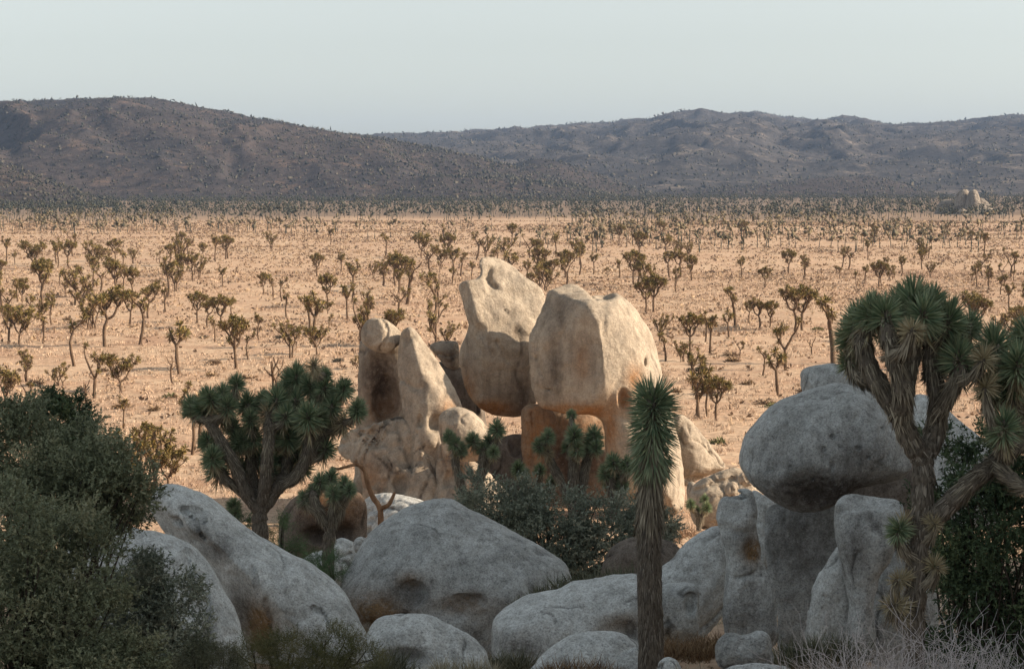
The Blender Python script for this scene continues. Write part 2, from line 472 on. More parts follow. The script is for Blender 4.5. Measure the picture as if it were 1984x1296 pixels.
build_hill('hill', [(1200, 385), (1280, 366), (1360, 359), (1450, 353), (1520, 350), (1590, 342), (1650, 340), (1700, 342), (1750, 352), (1800, 365), (1850, 378), (1900, 392)],
           [(1200, 2500), (1900, 2500)], 2050, 2900, M['hill_near'], 11.4, rav=0.4, nrow=50)
build_hill('hill', [(-160, 285), (-60, 302), (0, 312), (50, 326), (100, 346), (150, 366), (190, 382), (230, 395)],
           [(-160, 1650), (230, 1500)], 1300, 2000, M['hill_near'], 15.2, rav=0.4, nrow=50)

# ------------------------------------------------------------------ blobs / blades
OCT_V = np.array([[1, 0, 0], [0, 1, 0], [-1, 0, 0], [0, -1, 0], [0, 0, 1], [0, 0, -0.5]], float)
OCT_F = np.array([[0, 1, 4], [1, 2, 4], [2, 3, 4], [3, 0, 4], [1, 0, 5], [2, 1, 5], [3, 2, 5], [0, 3, 5]])

def blobs_mesh(name, P, S, rng, hz=0.8):
    n = len(P)
    V = OCT_V[None] * (0.6 + 0.8 * rng.rand(n, 6, 1)) * S[:, None, None]
    V[:, :, 2] *= hz
    a = rng.rand(n) * 6.28
    c, s = np.cos(a)[:, None], np.sin(a)[:, None]
    x = V[:, :, 0] * c - V[:, :, 1] * s; y = V[:, :, 0] * s + V[:, :, 1] * c
    V[:, :, 0] = x; V[:, :, 1] = y
    V += P[:, None, :]
    T = (OCT_F[None] + (np.arange(n) * 6)[:, None, None]).reshape(-1, 3)
    return mesh_np(name, V.reshape(-1, 3), tris=T, attrs={'rnd': np.repeat(rng.rand(n), 6)})

def blades(base, d, length, width, droop, rng, age=None, side_hint=None, long=True):
    """tapered dagger leaves: quad + tip triangle each; returns V, quads, tris, attrs"""
    n = len(base)
    d = norm(d)
    r = norm(rng.randn(n, 3)) if side_hint is None else side_hint
    side = norm(np.cross(d, r))
    L = length[:, None]; w = width[:, None] * 0.5
    dn = np.array([0, 0, -1.0])
    mid = base + d * L * 0.5 + dn * (droop[:, None] * L * 0.25)
    tip = base + d * L + dn * (droop[:, None] * L)
    V = np.stack([base - side * w * 0.7, base + side * w * 0.7, mid + side * w, mid - side * w, tip], 1).reshape(-1, 3)
    o = np.arange(n) * 5
    Q = np.stack([o, o + 1, o + 2, o + 3], 1); T = np.stack([o + 3, o + 2, o + 4], 1)
    at_ = {'rnd': np.repeat(rng.rand(n), 5), 'along': np.tile([0, 0, 0.5, 0.5, 1.0], n),
           'age': np.repeat(age if age is not None else np.zeros(n), 5)}
    return V, Q, T, at_

def join(parts):
    V, Q, T, A = [], [], [], {}
    off = 0
    for v, q, t, a in parts:
        V.append(v)
        if q is not None and len(q): Q.append(q + off)
        if t is not None and len(t): T.append(t + off)
        for k in a: A.setdefault(k, []).append(a[k])
        off += len(v)
    return (np.concatenate(V), np.concatenate(Q) if Q else None, np.concatenate(T) if T else None,
            {k: np.concatenate(x) for k, x in A.items()})

def tube(pts, rad, n=6, rng=None, rough=0.0, cap=True):
    pts = np.asarray(pts, float); rad = np.asarray(rad, float)
    m = len(pts)
    tan = norm(np.gradient(pts, axis=0))
    ref = np.array([0.3, 0.9, 0.1])
    u = norm(np.cross(tan, ref)); v = np.cross(tan, u)
    a = np.linspace(0, 2 * math.pi, n, endpoint=False)
    rr = rad[:, None] * np.ones((m, n))
    if rough and rng is not None: rr = rr * (1 + rough * rng.uniform(-1, 1, (m, n)))
    V = pts[:, None, :] + rr[..., None] * (np.cos(a)[None, :, None] * u[:, None, :] + np.sin(a)[None, :, None] * v[:, None, :])
    V = V.reshape(-1, 3)
    I = np.arange(m * n).reshape(m, n)
    Q = np.stack([I[:-1], np.roll(I[:-1], -1, 1), np.roll(I[1:], -1, 1), I[1:]], -1).reshape(-1, 4)
    T = None
    if cap:
        V = np.concatenate([V, pts[-1:] + tan[-1:] * rad[-1]])
        k = m * n
        T = np.stack([I[-1], np.roll(I[-1], -1), np.full(n, k)], 1)
    nv = len(V)
    return V, Q, T, {'rnd': (rng.rand(nv) if rng is not None else np.full(nv, 0.5))}

def spline(pts, n):
    """Catmull-Rom through the given points, n samples per span"""
    p = np.asarray(pts, float)
    if len(p) == 2:
        t = np.linspace(0, 1, n + 1)[:, None]
        return p[0] * (1 - t) + p[1] * t
    q = np.concatenate([2 * p[:1] - p[1:2], p, 2 * p[-1:] - p[-2:-1]])
    out = []
    for i in range(1, len(q) - 2):
        t = np.linspace(0, 1, n, endpoint=False)[:, None]
        a, b, c, d = q[i - 1], q[i], q[i + 1], q[i + 2]
        out.append(0.5 * ((2 * b) + (c - a) * t + (2 * a - 5 * b + 4 * c - d) * t ** 2 + (3 * b - a - 3 * c + d) * t ** 3))
    out.append(p[-1:])
    return np.concatenate(out)

# ------------------------------------------------------------------ hill scrub, far woodland
TETRA = np.array([[0, 1, 2], [0, 3, 1], [0, 2, 3], [1, 3, 2]])
def tetra_mesh(name, P, S, rng, bias=0.5):
    n = len(P)
    V = rng.randn(n, 4, 3) * S[:, None, None] * 0.6 + P[:, None]
    V[:, :, 2] += S[:, None] * bias
    T = (TETRA[None] + (np.arange(n) * 4)[:, None, None]).reshape(-1, 3)
    return mesh_np(name, V.reshape(-1, 3), tris=T, attrs={'rnd': np.repeat(rng.rand(n), 4)})

def build_hill_scrub():
    rng = np.random.RandomState(3)
    P, S = [], []
    for (V, nrow), cnt, s0 in zip(HILLS, (17000, 15000, 2600, 3000, 2600), (2.0, 3.2, 1.9, 2.0, 1.7)):
        nx = V.shape[0]
        i = rng.randint(0, nx - 1, cnt); j = rng.randint(2, nrow + 1, cnt)
        ex = cnt // 12                                   # along the skyline
        j[:ex] = nrow - 1 + rng.randint(-1, 2, ex)
        f = rng.rand(cnt, 1); g = rng.rand(cnt, 1)
        p = (V[i, j] * (1 - f) + V[i + 1, j] * f) * (1 - g) + (V[i, j - 1] * (1 - f) + V[i + 1, j - 1] * f) * g
        P.append(p); S.append(s0 * (0.45 + 0.9 * rng.rand(cnt) ** 2))
    o = link('hillside_scrub', tetra_mesh('hillside_scrub', np.concatenate(P), np.concatenate(S), rng), M['scrub_dark'])
    o['kind'] = 'stuff'
    tag(o, 'dark low scrub dotted over the distant hill slopes', 'scrub')
build_hill_scrub()

def build_woodland():
    rng = np.random.RandomState(11)
    n1, n2 = 6600, 1100
    Z = np.concatenate([880 + 1150 * rng.rand(n1) ** 0.9, 450 + 450 * rng.rand(n2) ** 0.75])
    u = rng.uniform(-0.30, 0.30, n1 + n2)
    x = u * Z
    keep = fbm(np.stack([x / 90, Z / 140, 0 * x], 1), 3) > np.where(Z < 900, -0.05, -0.35)
    x, Z = x[keep], Z[keep]
    g = ground_z(x, Z)
    parts = []
    n = len(x)
    hgt = rng.uniform(3.2, 6.5, n)
    # trunks: three-sided spikes
    a = rng.rand(n) * 6.28
    b = np.stack([x, Z, g], 1)
    r = 0.16
    tv = np.stack([b + np.stack([np.cos(a + k * 2.09) * r, np.sin(a + k * 2.09) * r, 0 * a], 1) for k in range(3)]
                  + [b + np.stack([rng.uniform(-.4, .4, n), rng.uniform(-.4, .4, n), hgt * 0.8], 1)], 1).reshape(-1, 3)
    o = np.arange(n) * 4
    T = np.concatenate([np.stack([o, o + 1, o + 3], 1), np.stack([o + 1, o + 2, o + 3], 1), np.stack([o + 2, o, o + 3], 1)])
    parts.append((tv, None, T, {'rnd': np.repeat(rng.rand(n) * 0.3, 4)}))
    # crowns: a handful of tufts each
    m = 6
    idx = np.repeat(np.arange(n), m)
    P = b[idx] + np.stack([rng.randn(n * m) * 0.85, rng.randn(n * m) * 0.85, hgt[idx] * rng.uniform(0.5, 1.0, n * m)], 1)
    S = rng.uniform(0.35, 0.85, n * m)
    V = rng.randn(n * m, 4, 3) * S[:, None, None] * 0.75 + P[:, None]
    TF = np.array([[0, 1, 2], [0, 3, 1], [0, 2, 3], [1, 3, 2]])
    T = (TF[None] + (np.arange(n * m) * 4)[:, None, None]).reshape(-1, 3)
    rn = np.where(Z[idx] < 880, 0.6 + 0.4 * rng.rand(n * m), 0.75 * rng.rand(n * m))
    parts.append((V.reshape(-1, 3), None, T, {'rnd': np.repeat(rn, 4)}))
    V, Q, T, A = join(parts)
    o = link('joshua_woodland', mesh_np('joshua_woodland', V, Q, T, A), M['wood_far'])
    o['kind'] = 'stuff'
    tag(o, 'dark belt of far joshua trees along the foot of the hills', 'woodland')
build_woodland()

# ------------------------------------------------------------------ dry grass and scrub over the plain
def build_plain_cover():
    rng = np.random.RandomState(21)
    n = 42000
    Z = np.sqrt(rng.uniform(100 ** 2, 400 ** 2, n)); x = rng.uniform(-0.29, 0.29, n) * Z
    dens = fbm(np.stack([x / 14, Z / 14, 0 * x], 1), 3)
    k = dens > -0.18
    x, Z = x[k], Z[k]; n = len(x)
    g = ground_z(x, Z)
    m = 8
    base = np.repeat(np.stack([x, Z, g], 1), m, 0) + np.concatenate([rng.randn(n * m, 2) * 0.16, np.zeros((n * m, 1))], 1)
    hgt = np.repeat(rng.uniform(0.14, 0.4, n), m) * rng.uniform(0.7, 1.2, n * m)
    d = norm(np.concatenate([rng.randn(n * m, 2) * 0.45, np.ones((n * m, 1))], 1))
    side = norm(np.cross(d, norm(rng.randn(n * m, 3))))
    w = (0.012 + 0.00016 * np.repeat(Z, m)[:, None]) * (0.7 + 0.6 * rng.rand(n * m, 1))
    V = np.stack([base - side * w, base + side * w, base + d * hgt[:, None]], 1).reshape(-1, 3)
    T = np.arange(n * m * 3).reshape(-1, 3)
    o = link('dry_grass', mesh_np('dry_grass', V, tris=T, attrs={'rnd': np.repeat(np.clip(np.repeat(rng.rand(n), m) + rng.uniform(-.15, .15, n * m), 0, 1), 3)}), M['straw'])
    o['kind'] = 'stuff'
    tag(o, 'straw-coloured dry grass tussocks covering the sunlit plain', 'grass')
    n = 43000
    Z = np.sqrt(rng.uniform(115 ** 2, 880 ** 2, n)); x = rng.uniform(-0.28, 0.28, n) * Z
    k = fbm(np.stack([x / 40, Z / 40, 0 * x + 3], 1), 3) + rng.rand(n) * 0.7 > 0.16
    x, Z = x[k], Z[k]
    P = np.stack([x, Z, ground_z(x, Z) + 0.1], 1)
    # each shrub is a spray of little spikes
    n = len(P); m = 4
    size = np.repeat(rng.uniform(0.22, 0.62, n) * (0.75 + Z / 1000), m)
    d = norm(np.concatenate([rng.randn(n * m, 2), 0.25 + rng.rand(n * m, 1) * 0.8], 1))
    base = np.repeat(P, m, 0) + d * 0.1
    side = norm(np.cross(d, norm(rng.randn(n * m, 3))))
    w = size[:, None] * 0.22
    mid = base + d * size[:, None] * 0.55; tip = base + d * size[:, None]
    V = np.stack([base, mid - side * w, tip, mid + side * w], 1).reshape(-1, 3)
    V[:, 2] = np.maximum(V[:, 2], np.repeat(np.repeat(P[:, 2], m), 4) - 0.05)
    Q = np.arange(n * m * 4).reshape(-1, 4)
    o = link('plain_scrub', mesh_np('plain_scrub', V, Q, attrs={'rnd': np.repeat(np.clip(np.repeat(rng.rand(n), m) + rng.uniform(-.1, .1, n * m), 0, 1), 4)}), M['scrub'])
    o['kind'] = 'stuff'
    tag(o, 'low brown scrub scattered thickly over the plain', 'scrub')
build_plain_cover()

# ------------------------------------------------------------------ rocks
def surface_nets(G):
    s = G < 0
    c = [s[i:G.shape[0] - 1 + i, j:G.shape[1] - 1 + j, k:G.shape[2] - 1 + k] for i in (0, 1) for j in (0, 1) for k in (0, 1)]
    cnt = sum(x.astype(np.int8) for x in c)
    act = (cnt > 0) & (cnt < 8)
    ix = np.argwhere(act)
    cor = np.array([(i, j, k) for i in (0, 1) for j in (0, 1) for k in (0, 1)])
    vals = np.stack([G[ix[:, 0] + a, ix[:, 1] + b, ix[:, 2] + d] for a, b, d in cor], 1)
    acc = np.zeros((len(ix), 3)); num = np.zeros(len(ix))
    for a in range(8):
        for b in range(a + 1, 8):
            if np.abs(cor[a] - cor[b]).sum() != 1: continue
            fa, fb = vals[:, a], vals[:, b]
            m = (fa < 0) != (fb < 0)
            t = np.where(m, fa / np.where(m, fa - fb, 1), 0)
            acc += np.where(m[:, None], cor[a] + t[:, None] * (cor[b] - cor[a]), 0)
            num += m
    V = ix + acc / num[:, None]
    idx = np.full(act.shape, -1, dtype=np.int64)
    idx[act] = np.arange(len(ix))
    quads = []
    for ax in range(3):
        sl0 = [slice(None)] * 3; sl1 = [slice(None)] * 3
        sl0[ax] = slice(0, -1); sl1[ax] = slice(1, None)
        ch = s[tuple(sl0)] != s[tuple(sl1)]
        e = np.argwhere(ch)
        o1, o2 = [(1, 2), (2, 0), (0, 1)][ax]
        ok = (e[:, o1] > 0) & (e[:, o2] > 0) & (e[:, o1] < act.shape[o1]) & (e[:, o2] < act.shape[o2])
        e = e[ok]
        def cell(d1, d2):
            q = e.copy(); q[:, o1] -= d1; q[:, o2] -= d2
            return idx[q[:, 0], q[:, 1], q[:, 2]]
        q = np.stack([cell(1, 1), cell(0, 1), cell(0, 0), cell(1, 0)], 1)
        flip = ~s[e[:, 0], e[:, 1], e[:, 2]]
        q[flip] = q[flip][:, ::-1]
        quads.append(q)
    return V, np.concatenate(quads)

def poly_sdf(P, U, Vv):
    d = np.full(U.shape, 1e9); inside = np.zeros(U.shape, bool)
    for i in range(len(P)):
        a, b = P[i], P[(i + 1) % len(P)]
        e = b - a
        t = np.clip(((U - a[0]) * e[0] + (Vv - a[1]) * e[1]) / max(e @ e, 1e-9), 0, 1)
        d = np.minimum(d, (U - a[0] - t * e[0]) ** 2 + (Vv - a[1] - t * e[1]) ** 2)
        cond = (a[1] > Vv) != (b[1] > Vv)
        if a[1] != b[1]:
            xi = a[0] + (Vv - a[1]) * (b[0] - a[0]) / (b[1] - a[1])
            inside ^= cond & (U < xi)
    d = np.sqrt(d)
    return np.where(inside, -d, d)

def smax(a, b, k):
    h = np.clip(0.5 - 0.5 * (b - a) / k, 0, 1)
    return b * (1 - h) + a * h + k * h * (1 - h)

def rock(label, poly, Z, T=None, Tb=None, R=None, lean=0.0, yaw=0.0, cuts=(), dents=(), cracks=(), stains=(), mat='rock_grey',
         amp=1.0, h=None, seed=0, name='boulder', group=None, warp=0.05, ridge=0.010, facets=5, joints=1.0):
    s = Z / F
    q = np.array(poly, float)
    cx, cy = (q.min(0) + q.max(0)) / 2
    P = np.stack([q[:, 0] - cx, cy - q[:, 1]], 1)
    cl = np.concatenate([P[-1:], P, P[:2]])
    out = []
    for i in range(1, len(cl) - 2):
        for t in np.linspace(0, 1, 4, endpoint=False):
            a, b, c, d = cl[i - 1], cl[i], cl[i + 1], cl[i + 2]
            out.append(0.5 * (2 * b + (c - a) * t + (2 * a - 5 * b + 4 * c - d) * t * t + (3 * b - a - 3 * c + d) * t ** 3))
    P = np.array(out)
    ext = P.max(0) - P.min(0)
    size = math.sqrt(ext[0] * ext[1])
    if h is None: h = max(2.2, min(5.0, size / 48))
    xs = np.arange(P[:, 0].min() - 4 * h, P[:, 0].max() + 4 * h, h)
    ys = np.arange(P[:, 1].min() - 4 * h, P[:, 1].max() + 4 * h, h)
    U, Vv = np.meshgrid(xs, ys, indexing='ij')
    # a slightly warped copy of the outline gives it small irregularities
    wq = np.stack([U.ravel() / (size * 0.16), Vv.ravel() / (size * 0.16), np.full(U.size, seed * 1.7 + 0.5)], 1)
    sd = poly_sdf(P, U, Vv) + size * 0.012 * fbm(wq, 3).reshape(U.shape)
    inr = max(-sd.min(), 1)
    if R is None: R = inr * 0.95
    R = min(R, inr * 0.98)
    if T is None: T = 0.9 * inr
    if Tb is None: Tb = T
    sk = abs(yaw) * ext[0] * 0.5 + abs(lean) * ext[1] * 0.5
    ws = np.arange(-Tb - sk - 4 * h, T + sk + 4 * h, h)
    Wd = ws[None, None, :] + (lean * Vv - yaw * U)[:, :, None]
    A = np.maximum(R + sd, 0)[:, :, None]
    Te = np.where(Wd > 0, T, Tb)
    G = np.sqrt(A * A + (Wd * R / Te) ** 2) - R
    G = np.where((sd > R)[:, :, None], np.maximum(G, sd[:, :, None]), G)
    prof = T / R * np.sqrt(np.maximum(R * R - np.maximum(R + sd, 0) ** 2, 0))
    def front():
        neg = G < 0
        k = neg.shape[2] - 1 - np.argmax(neg[:, :, ::-1], 2)
        return np.where(neg.any(2), ws[k], ws[0])
    def surf(x, y):
        i = int(np.clip(round((x - xs[0]) / h), 0, len(xs) - 1)); j = int(np.clip(round((y - ys[0]) / h), 0, len(ys) - 1))
        return FR[i, j]
    X3, Y3, W3 = U[:, :, None], Vv[:, :, None], ws[None, None, :]
    for (x, y, w, nx, ny, nw, k) in cuts:
        nn = math.sqrt(nx * nx + ny * ny + nw * nw)
        pl = ((X3 - (x - cx)) * nx + (Y3 - (cy - y)) * ny + (W3 - w) * nw) / nn
        G = smax(G, pl, k)
    rr = np.random.RandomState(int(seed) * 13 + 5)
    ins = np.argwhere(G < 0)
    pin = np.stack([xs[ins[:, 0]], ys[ins[:, 1]], ws[ins[:, 2]]], 1)
    for _ in range(facets):
        n3 = norm(np.array([rr.uniform(-1, 1), rr.uniform(-0.9, 0.9), rr.uniform(0.5, 1.2)]))
        c3 = (pin @ n3).max() - size * rr.uniform(0.03, 0.07)
        G = smax(G, X3 * n3[0] + Y3 * n3[1] + W3 * n3[2] - c3, max(2.0, 0.022 * size))
    FR = front()
    for dn in dents:
        x, y, rx, ry, rz = dn[:5]
        dw = dn[5] if len(dn) > 5 else 0.0
        x -= cx; y = cy - y
        w0 = surf(x, y) + dw
        e = (np.sqrt(((X3 - x) / rx) ** 2 + ((Y3 - y) / ry) ** 2 + ((W3 - w0) / rz) ** 2) - 1) * min(rx, ry, rz)
        G = smax(G, -e, max(2.5, 0.4 * min(rx, ry)))
    for pts, wd, dep in cracks:
        p = spline([(a - cx, cy - b) for a, b in pts], 6)
        d2 = np.full(U.shape, 1e9)
        for i in range(len(p) - 1):
            e = p[i + 1] - p[i]
            t = np.clip(((U - p[i, 0]) * e[0] + (Vv - p[i, 1]) * e[1]) / max(e @ e, 1e-9), 0, 1)
            d2 = np.minimum(d2, (U - p[i, 0] - t * e[0]) ** 2 + (Vv - p[i, 1] - t * e[1]) ** 2)
        G = G + (1.8 * dep * np.exp(-d2 / (wd * wd)))[:, :, None] * np.clip((W3 - FR[:, :, None]) / (0.25 * T) + 1.4, 0, 1)
    V, Q = surface_nets(G)
    V = np.array([xs[0], ys[0], ws[0]]) + V * h
    # normals and fractal displacement
    e1 = V[Q[:, 2]] - V[Q[:, 0]]; e2 = V[Q[:, 3]] - V[Q[:, 1]]
    fn = np.cross(e1, e2)
    vn = np.zeros_like(V)
    for k in range(4):
        for c in range(3):
            vn[:, c] += np.bincount(Q[:, k], fn[:, c], len(V))
    vn = norm(vn)
    so = np.array([seed * 5.1, seed * 2.3, seed * 7.7])
    dsp = size * warp * 0.55 * fbm(V / (size * 0.42) + so, 3, 0.5) + amp * (size * 0.013 * fbm(V / (size * 0.085) + so, 4, 0.6) + 1.1 * fbm(V / 8.0 + so, 3))
    rg = 1 - 2 * np.abs(fbm(V / (size * 0.30) + so + 9.1, 3, 0.55))
    dsp = dsp - size * ridge * amp * np.clip(rg, 0, 1) ** 5
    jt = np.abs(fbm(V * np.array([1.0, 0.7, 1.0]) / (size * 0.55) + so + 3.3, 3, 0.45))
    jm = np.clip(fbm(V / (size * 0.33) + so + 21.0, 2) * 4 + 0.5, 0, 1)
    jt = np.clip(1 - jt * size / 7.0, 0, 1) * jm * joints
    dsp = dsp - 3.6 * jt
    lim = np.where(np.abs(vn[:, 2]) < 0.25, 0.45, 1.0)      # keep the outline near the traced one
    V = V + vn * (dsp * lim)[:, None]
    st = np.zeros((len(V), 3))
    for (x, y, rx, ry, a, ch) in stains:
        st[:, ch] = np.maximum(st[:, ch], a * np.exp(-((V[:, 0] - (x - cx)) / rx) ** 2 - ((V[:, 1] - (cy - y)) / ry) ** 2))
    st[:, 2] = np.clip(jt * 0.75, 0, 1)  # third channel: darker along the joint lines
    low = V[:, 1].min()
    Wp = s * (V[:, :1] * RIGHT + (V[:, 1:2] - low) * UP - V[:, 2:3] * FWD)
    loc = at(cx, cy, Z) + s * low * UP
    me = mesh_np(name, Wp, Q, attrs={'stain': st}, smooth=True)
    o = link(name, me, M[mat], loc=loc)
    tag(o, label, 'rock', group)
    return o

# --- the sunlit formation, about 100 m away
rock('tall lit granite tower with a knob on top beside the big round boulder',
     [(930, 502), (938, 496), (962, 492), (990, 505), (1015, 530), (1040, 548), (1056, 566), (1060, 605), (1058, 650), (1052, 690), (1046, 740), (1040, 782), (1012, 806), (972, 807), (940, 796), (915, 776), (895, 745), (886, 715), (885, 682), (892, 662), (904, 640), (906, 620), (896, 588), (886, 562), (890, 548), (905, 545), (920, 541), (932, 530), (928, 515)],
     103, T=62, R=44, Tb=90, mat='rock_warm', seed=1, lean=-0.06, yaw=-0.35, facets=0,
     cuts=[(1004, 735, 48, 0.78, -0.05, 0.62, 5), (908, 620, 34, -0.85, -0.12, 0.5, 4), (1000, 545, 20, 0.45, 0.75, 0.5, 8), (960, 640, 58, 0.25, 0.1, 0.95, 10), (940, 760, 52, -0.1, -0.5, 0.85, 10), (930, 590, 50, 0.4, 0.3, 0.85, 6), (938, 720, 54, 0.3, -0.1, 0.93, 6)],
     dents=[(950, 548, 12, 22, 14, 9), (922, 642, 20, 14, 14, 9)],
     cracks=[([(950, 520), (945, 545), (962, 560)], 4, 5), ([(963, 662), (978, 690), (986, 702)], 3, 4), ([(930, 640), (945, 660), (955, 690)], 3, 3), ([(975, 600), (990, 612)], 2.5, 3)],
     stains=[(945, 790, 60, 16, 0.9, 0), (905, 760, 20, 40, 0.6, 0), (1010, 770, 25, 60, 0.5, 1)])
rock('huge rounded granite boulder with a shaded left face and a small eye-like hole',
     [(1056, 566), (1075, 546), (1092, 539), (1114, 537), (1130, 550), (1148, 570), (1160, 566), (1190, 566), (1215, 580), (1245, 615), (1265, 645), (1278, 690), (1290, 740), (1300, 780), (1312, 830), (1326, 880), (1333, 940), (1331, 985), (1312, 1003), (1285, 1000), (1262, 985), (1235, 975), (1200, 960), (1178, 900), (1173, 840), (1165, 813), (1140, 801), (1110, 801), (1075, 798), (1045, 795), (1030, 770), (1022, 735), (1017, 700), (1020, 660), (1030, 630), (1045, 600)],
     98.5, T=105, R=80, Tb=150, mat='rock_warm', seed=2, lean=0.10, yaw=-0.48, facets=0,
     cuts=[(1150, 690, 92, -0.64, -0.02, 0.77, 3), (1200, 660, 86, 0.5, 0.2, 0.84, 10), (1180, 580, 30, 0.0, 0.95, 0.3, 8), (1135, 575, 60, -0.7, 0.35, 0.6, 4)],
     dents=[(1247, 700, 5, 11, 16, 3), (1204, 772, 10, 20, 22, 4), (1172, 572, 20, 12, 60, 10), (1130, 850, 42, 44, 60, -10)],
     cracks=[([(1045, 752), (1070, 754)], 2.5, 3), ([(1236, 645), (1246, 655)], 2, 3), ([(1128, 545), (1140, 565), (1152, 585)], 3, 5), ([(1040, 690), (1048, 715), (1055, 730)], 4, 3), ([(1165, 600), (1168, 650)], 2, 1.5)],
     stains=[(1110, 795, 70, 15, 1.0, 0), (1205, 775, 16, 22, 0.7, 0), (1225, 735, 18, 30, 0.6, 0), (1180, 830, 12, 60, 0.6, 0), (1075, 700, 14, 60, 0.45, 1), (1085, 610, 10, 40, 0.4, 1), (1125, 700, 16, 40, 0.35, 0)])
rock('rounded cap boulder perched on the left pillar of the formation',
     [(698, 645), (706, 626), (722, 616), (745, 618), (760, 628), (778, 640), (780, 660), (768, 672), (750, 684), (730, 681), (712, 674), (700, 662)],
     98.5, T=36, mat='rock_warm', seed=3, yaw=0.35, cuts=[(735, 650, 24, -0.35, 0.05, 0.9, 6), (765, 645, 14, 0.7, 0.3, 0.6, 5)], cracks=[([(742, 622), (752, 640), (746, 668)], 3, 3)])
rock('brownish hollow pillar of granite standing under a cap boulder',
     [(694, 672), (705, 660), (772, 662), (790, 660), (800, 740), (805, 830), (815, 920), (800, 960), (690, 960), (684, 900), (688, 820), (690, 740)],
     100, T=38, Tb=50, R=26, mat='rock_warm', seed=4, yaw=0.6, dents=[(752, 775, 30, 52, 46, -4), (738, 712, 26, 34, 18, 4)],
     stains=[(735, 730, 40, 60, 0.7, 1), (740, 790, 40, 40, 0.6, 0)])
rock('steep leaning granite slab, half in sun, between pillar and tower',
     [(772, 652), (780, 640), (795, 634), (812, 650), (832, 676), (852, 706), (874, 736), (887, 762), (898, 792), (892, 815), (868, 830), (866, 880), (872, 940), (866, 985), (812, 985), (798, 900), (786, 830), (776, 780), (768, 735), (766, 690)],
     97, T=46, R=40, Tb=60, mat='rock_warm', seed=5, lean=0.12, facets=1,
     cuts=[(832, 740, 44, -0.74, 0.05, 0.67, 4), (850, 750, 36, 0.70, 0.25, 0.66, 4), (830, 900, 44, 0, 0.1, 1, 10)],
     dents=[(815, 815, 7, 14, 14), (846, 820, 16, 18, 22, 4), (838, 878, 14, 20, 10)],
     cracks=[([(770, 735), (785, 740), (805, 752), (818, 755)], 3, 5), ([(812, 838), (830, 880), (845, 905)], 4, 4), ([(850, 850), (842, 890), (850, 930)], 3, 4), ([(800, 650), (790, 665)], 3, 3)],
     stains=[(870, 790, 20, 20, 0.4, 0), (845, 900, 20, 40, 0.4, 1)])
rock('small dark wedge-shaped block jammed between the leaning slab and the tower',
     [(832, 672), (848, 661), (874, 660), (888, 666), (890, 712), (868, 714), (850, 695)], 106, T=24, mat='rock_warm', seed=6, cracks=[([(850, 685), (870, 690), (885, 684)], 2.5, 3)], stains=[(870, 690, 25, 25, 0.5, 1)])
rock('rock painted shadow-dark deep in the cleft between the leaning slab and the tower',
     [(842, 712), (870, 700), (905, 700), (932, 760), (945, 840), (940, 900), (868, 900), (850, 790)], 106.5, T=26, Tb=30, mat='rock_dark', seed=46, facets=2)  # black shadow of the cleft is put into its dark colour
rock('smooth rounded boulder at the foot of the leaning slab, its top in sun',
     [(850, 812), (862, 795), (885, 788), (908, 794), (928, 808), (945, 828), (954, 852), (945, 885), (905, 895), (868, 885), (853, 850)],
     93.5, T=44, mat='rock_warm', seed=7, stains=[(930, 870, 25, 14, 0.5, 0)])
rock('furrowed grey outcrop with two scooped hollows under the left pillar',
     [(640, 868), (652, 845), (676, 832), (705, 826), (735, 816), (772, 806), (800, 826), (830, 850), (856, 890), (880, 930), (905, 960), (915, 1010), (850, 1040), (780, 1040), (720, 1040), (680, 1030), (694, 990), (702, 945), (690, 905), (655, 892)],
     96.5, T=64, Tb=120, R=44, mat='rock_warm', seed=8, amp=2.0, lean=0.15,
     cuts=[(740, 900, 40, -0.66, 0.32, 0.68, 8), (830, 930, 40, -0.25, 0.35, 0.9, 8)],
     dents=[(742, 940, 12, 17, 16, 2), (776, 934, 17, 22, 22, 2), (722, 930, 14, 18, 12), (700, 925, 18, 30, 10), (800, 870, 18, 28, 12), (780, 895, 14, 14, 10)],
     cracks=[([(735, 818), (715, 845), (698, 870), (690, 900)], 3, 5), ([(748, 815), (730, 845), (712, 870), (700, 905)], 3, 5), ([(760, 812), (748, 840), (728, 868)], 3, 5), ([(645, 865), (665, 862), (680, 850)], 2.5, 4), ([(770, 812), (775, 850), (790, 880), (800, 915)], 4, 5), ([(700, 835), (685, 858)], 2.5, 4), ([(815, 880), (840, 905), (850, 935)], 4, 4), ([(745, 880), (760, 900), (755, 925)], 3, 4)],
     stains=[(715, 930, 25, 40, 0.4, 0), (740, 900, 40, 14, 0.3, 1)])
rock('lumpy weathered outcrop below the smooth rounded boulder, behind yuccas',
     [(832, 850), (850, 838), (872, 862), (905, 886), (935, 905), (962, 930), (990, 965), (1000, 1010), (960, 1040), (870, 1040), (842, 1000), (836, 930)],
     95, T=44, Tb=70, mat='rock_warm', seed=9, amp=2.0, lean=0.15,
     cuts=[(890, 920, 20, -0.6, 0.3, 0.74, 8)],
     dents=[(872, 885, 14, 12, 12), (890, 918, 18, 14, 14), (868, 930, 14, 16, 12), (915, 945, 14, 12, 10)],
     cracks=[([(845, 870), (865, 905), (880, 940)], 3, 4), ([(880, 880), (900, 905), (925, 920)], 3, 4)], stains=[(880, 900, 30, 20, 0.4, 0)])
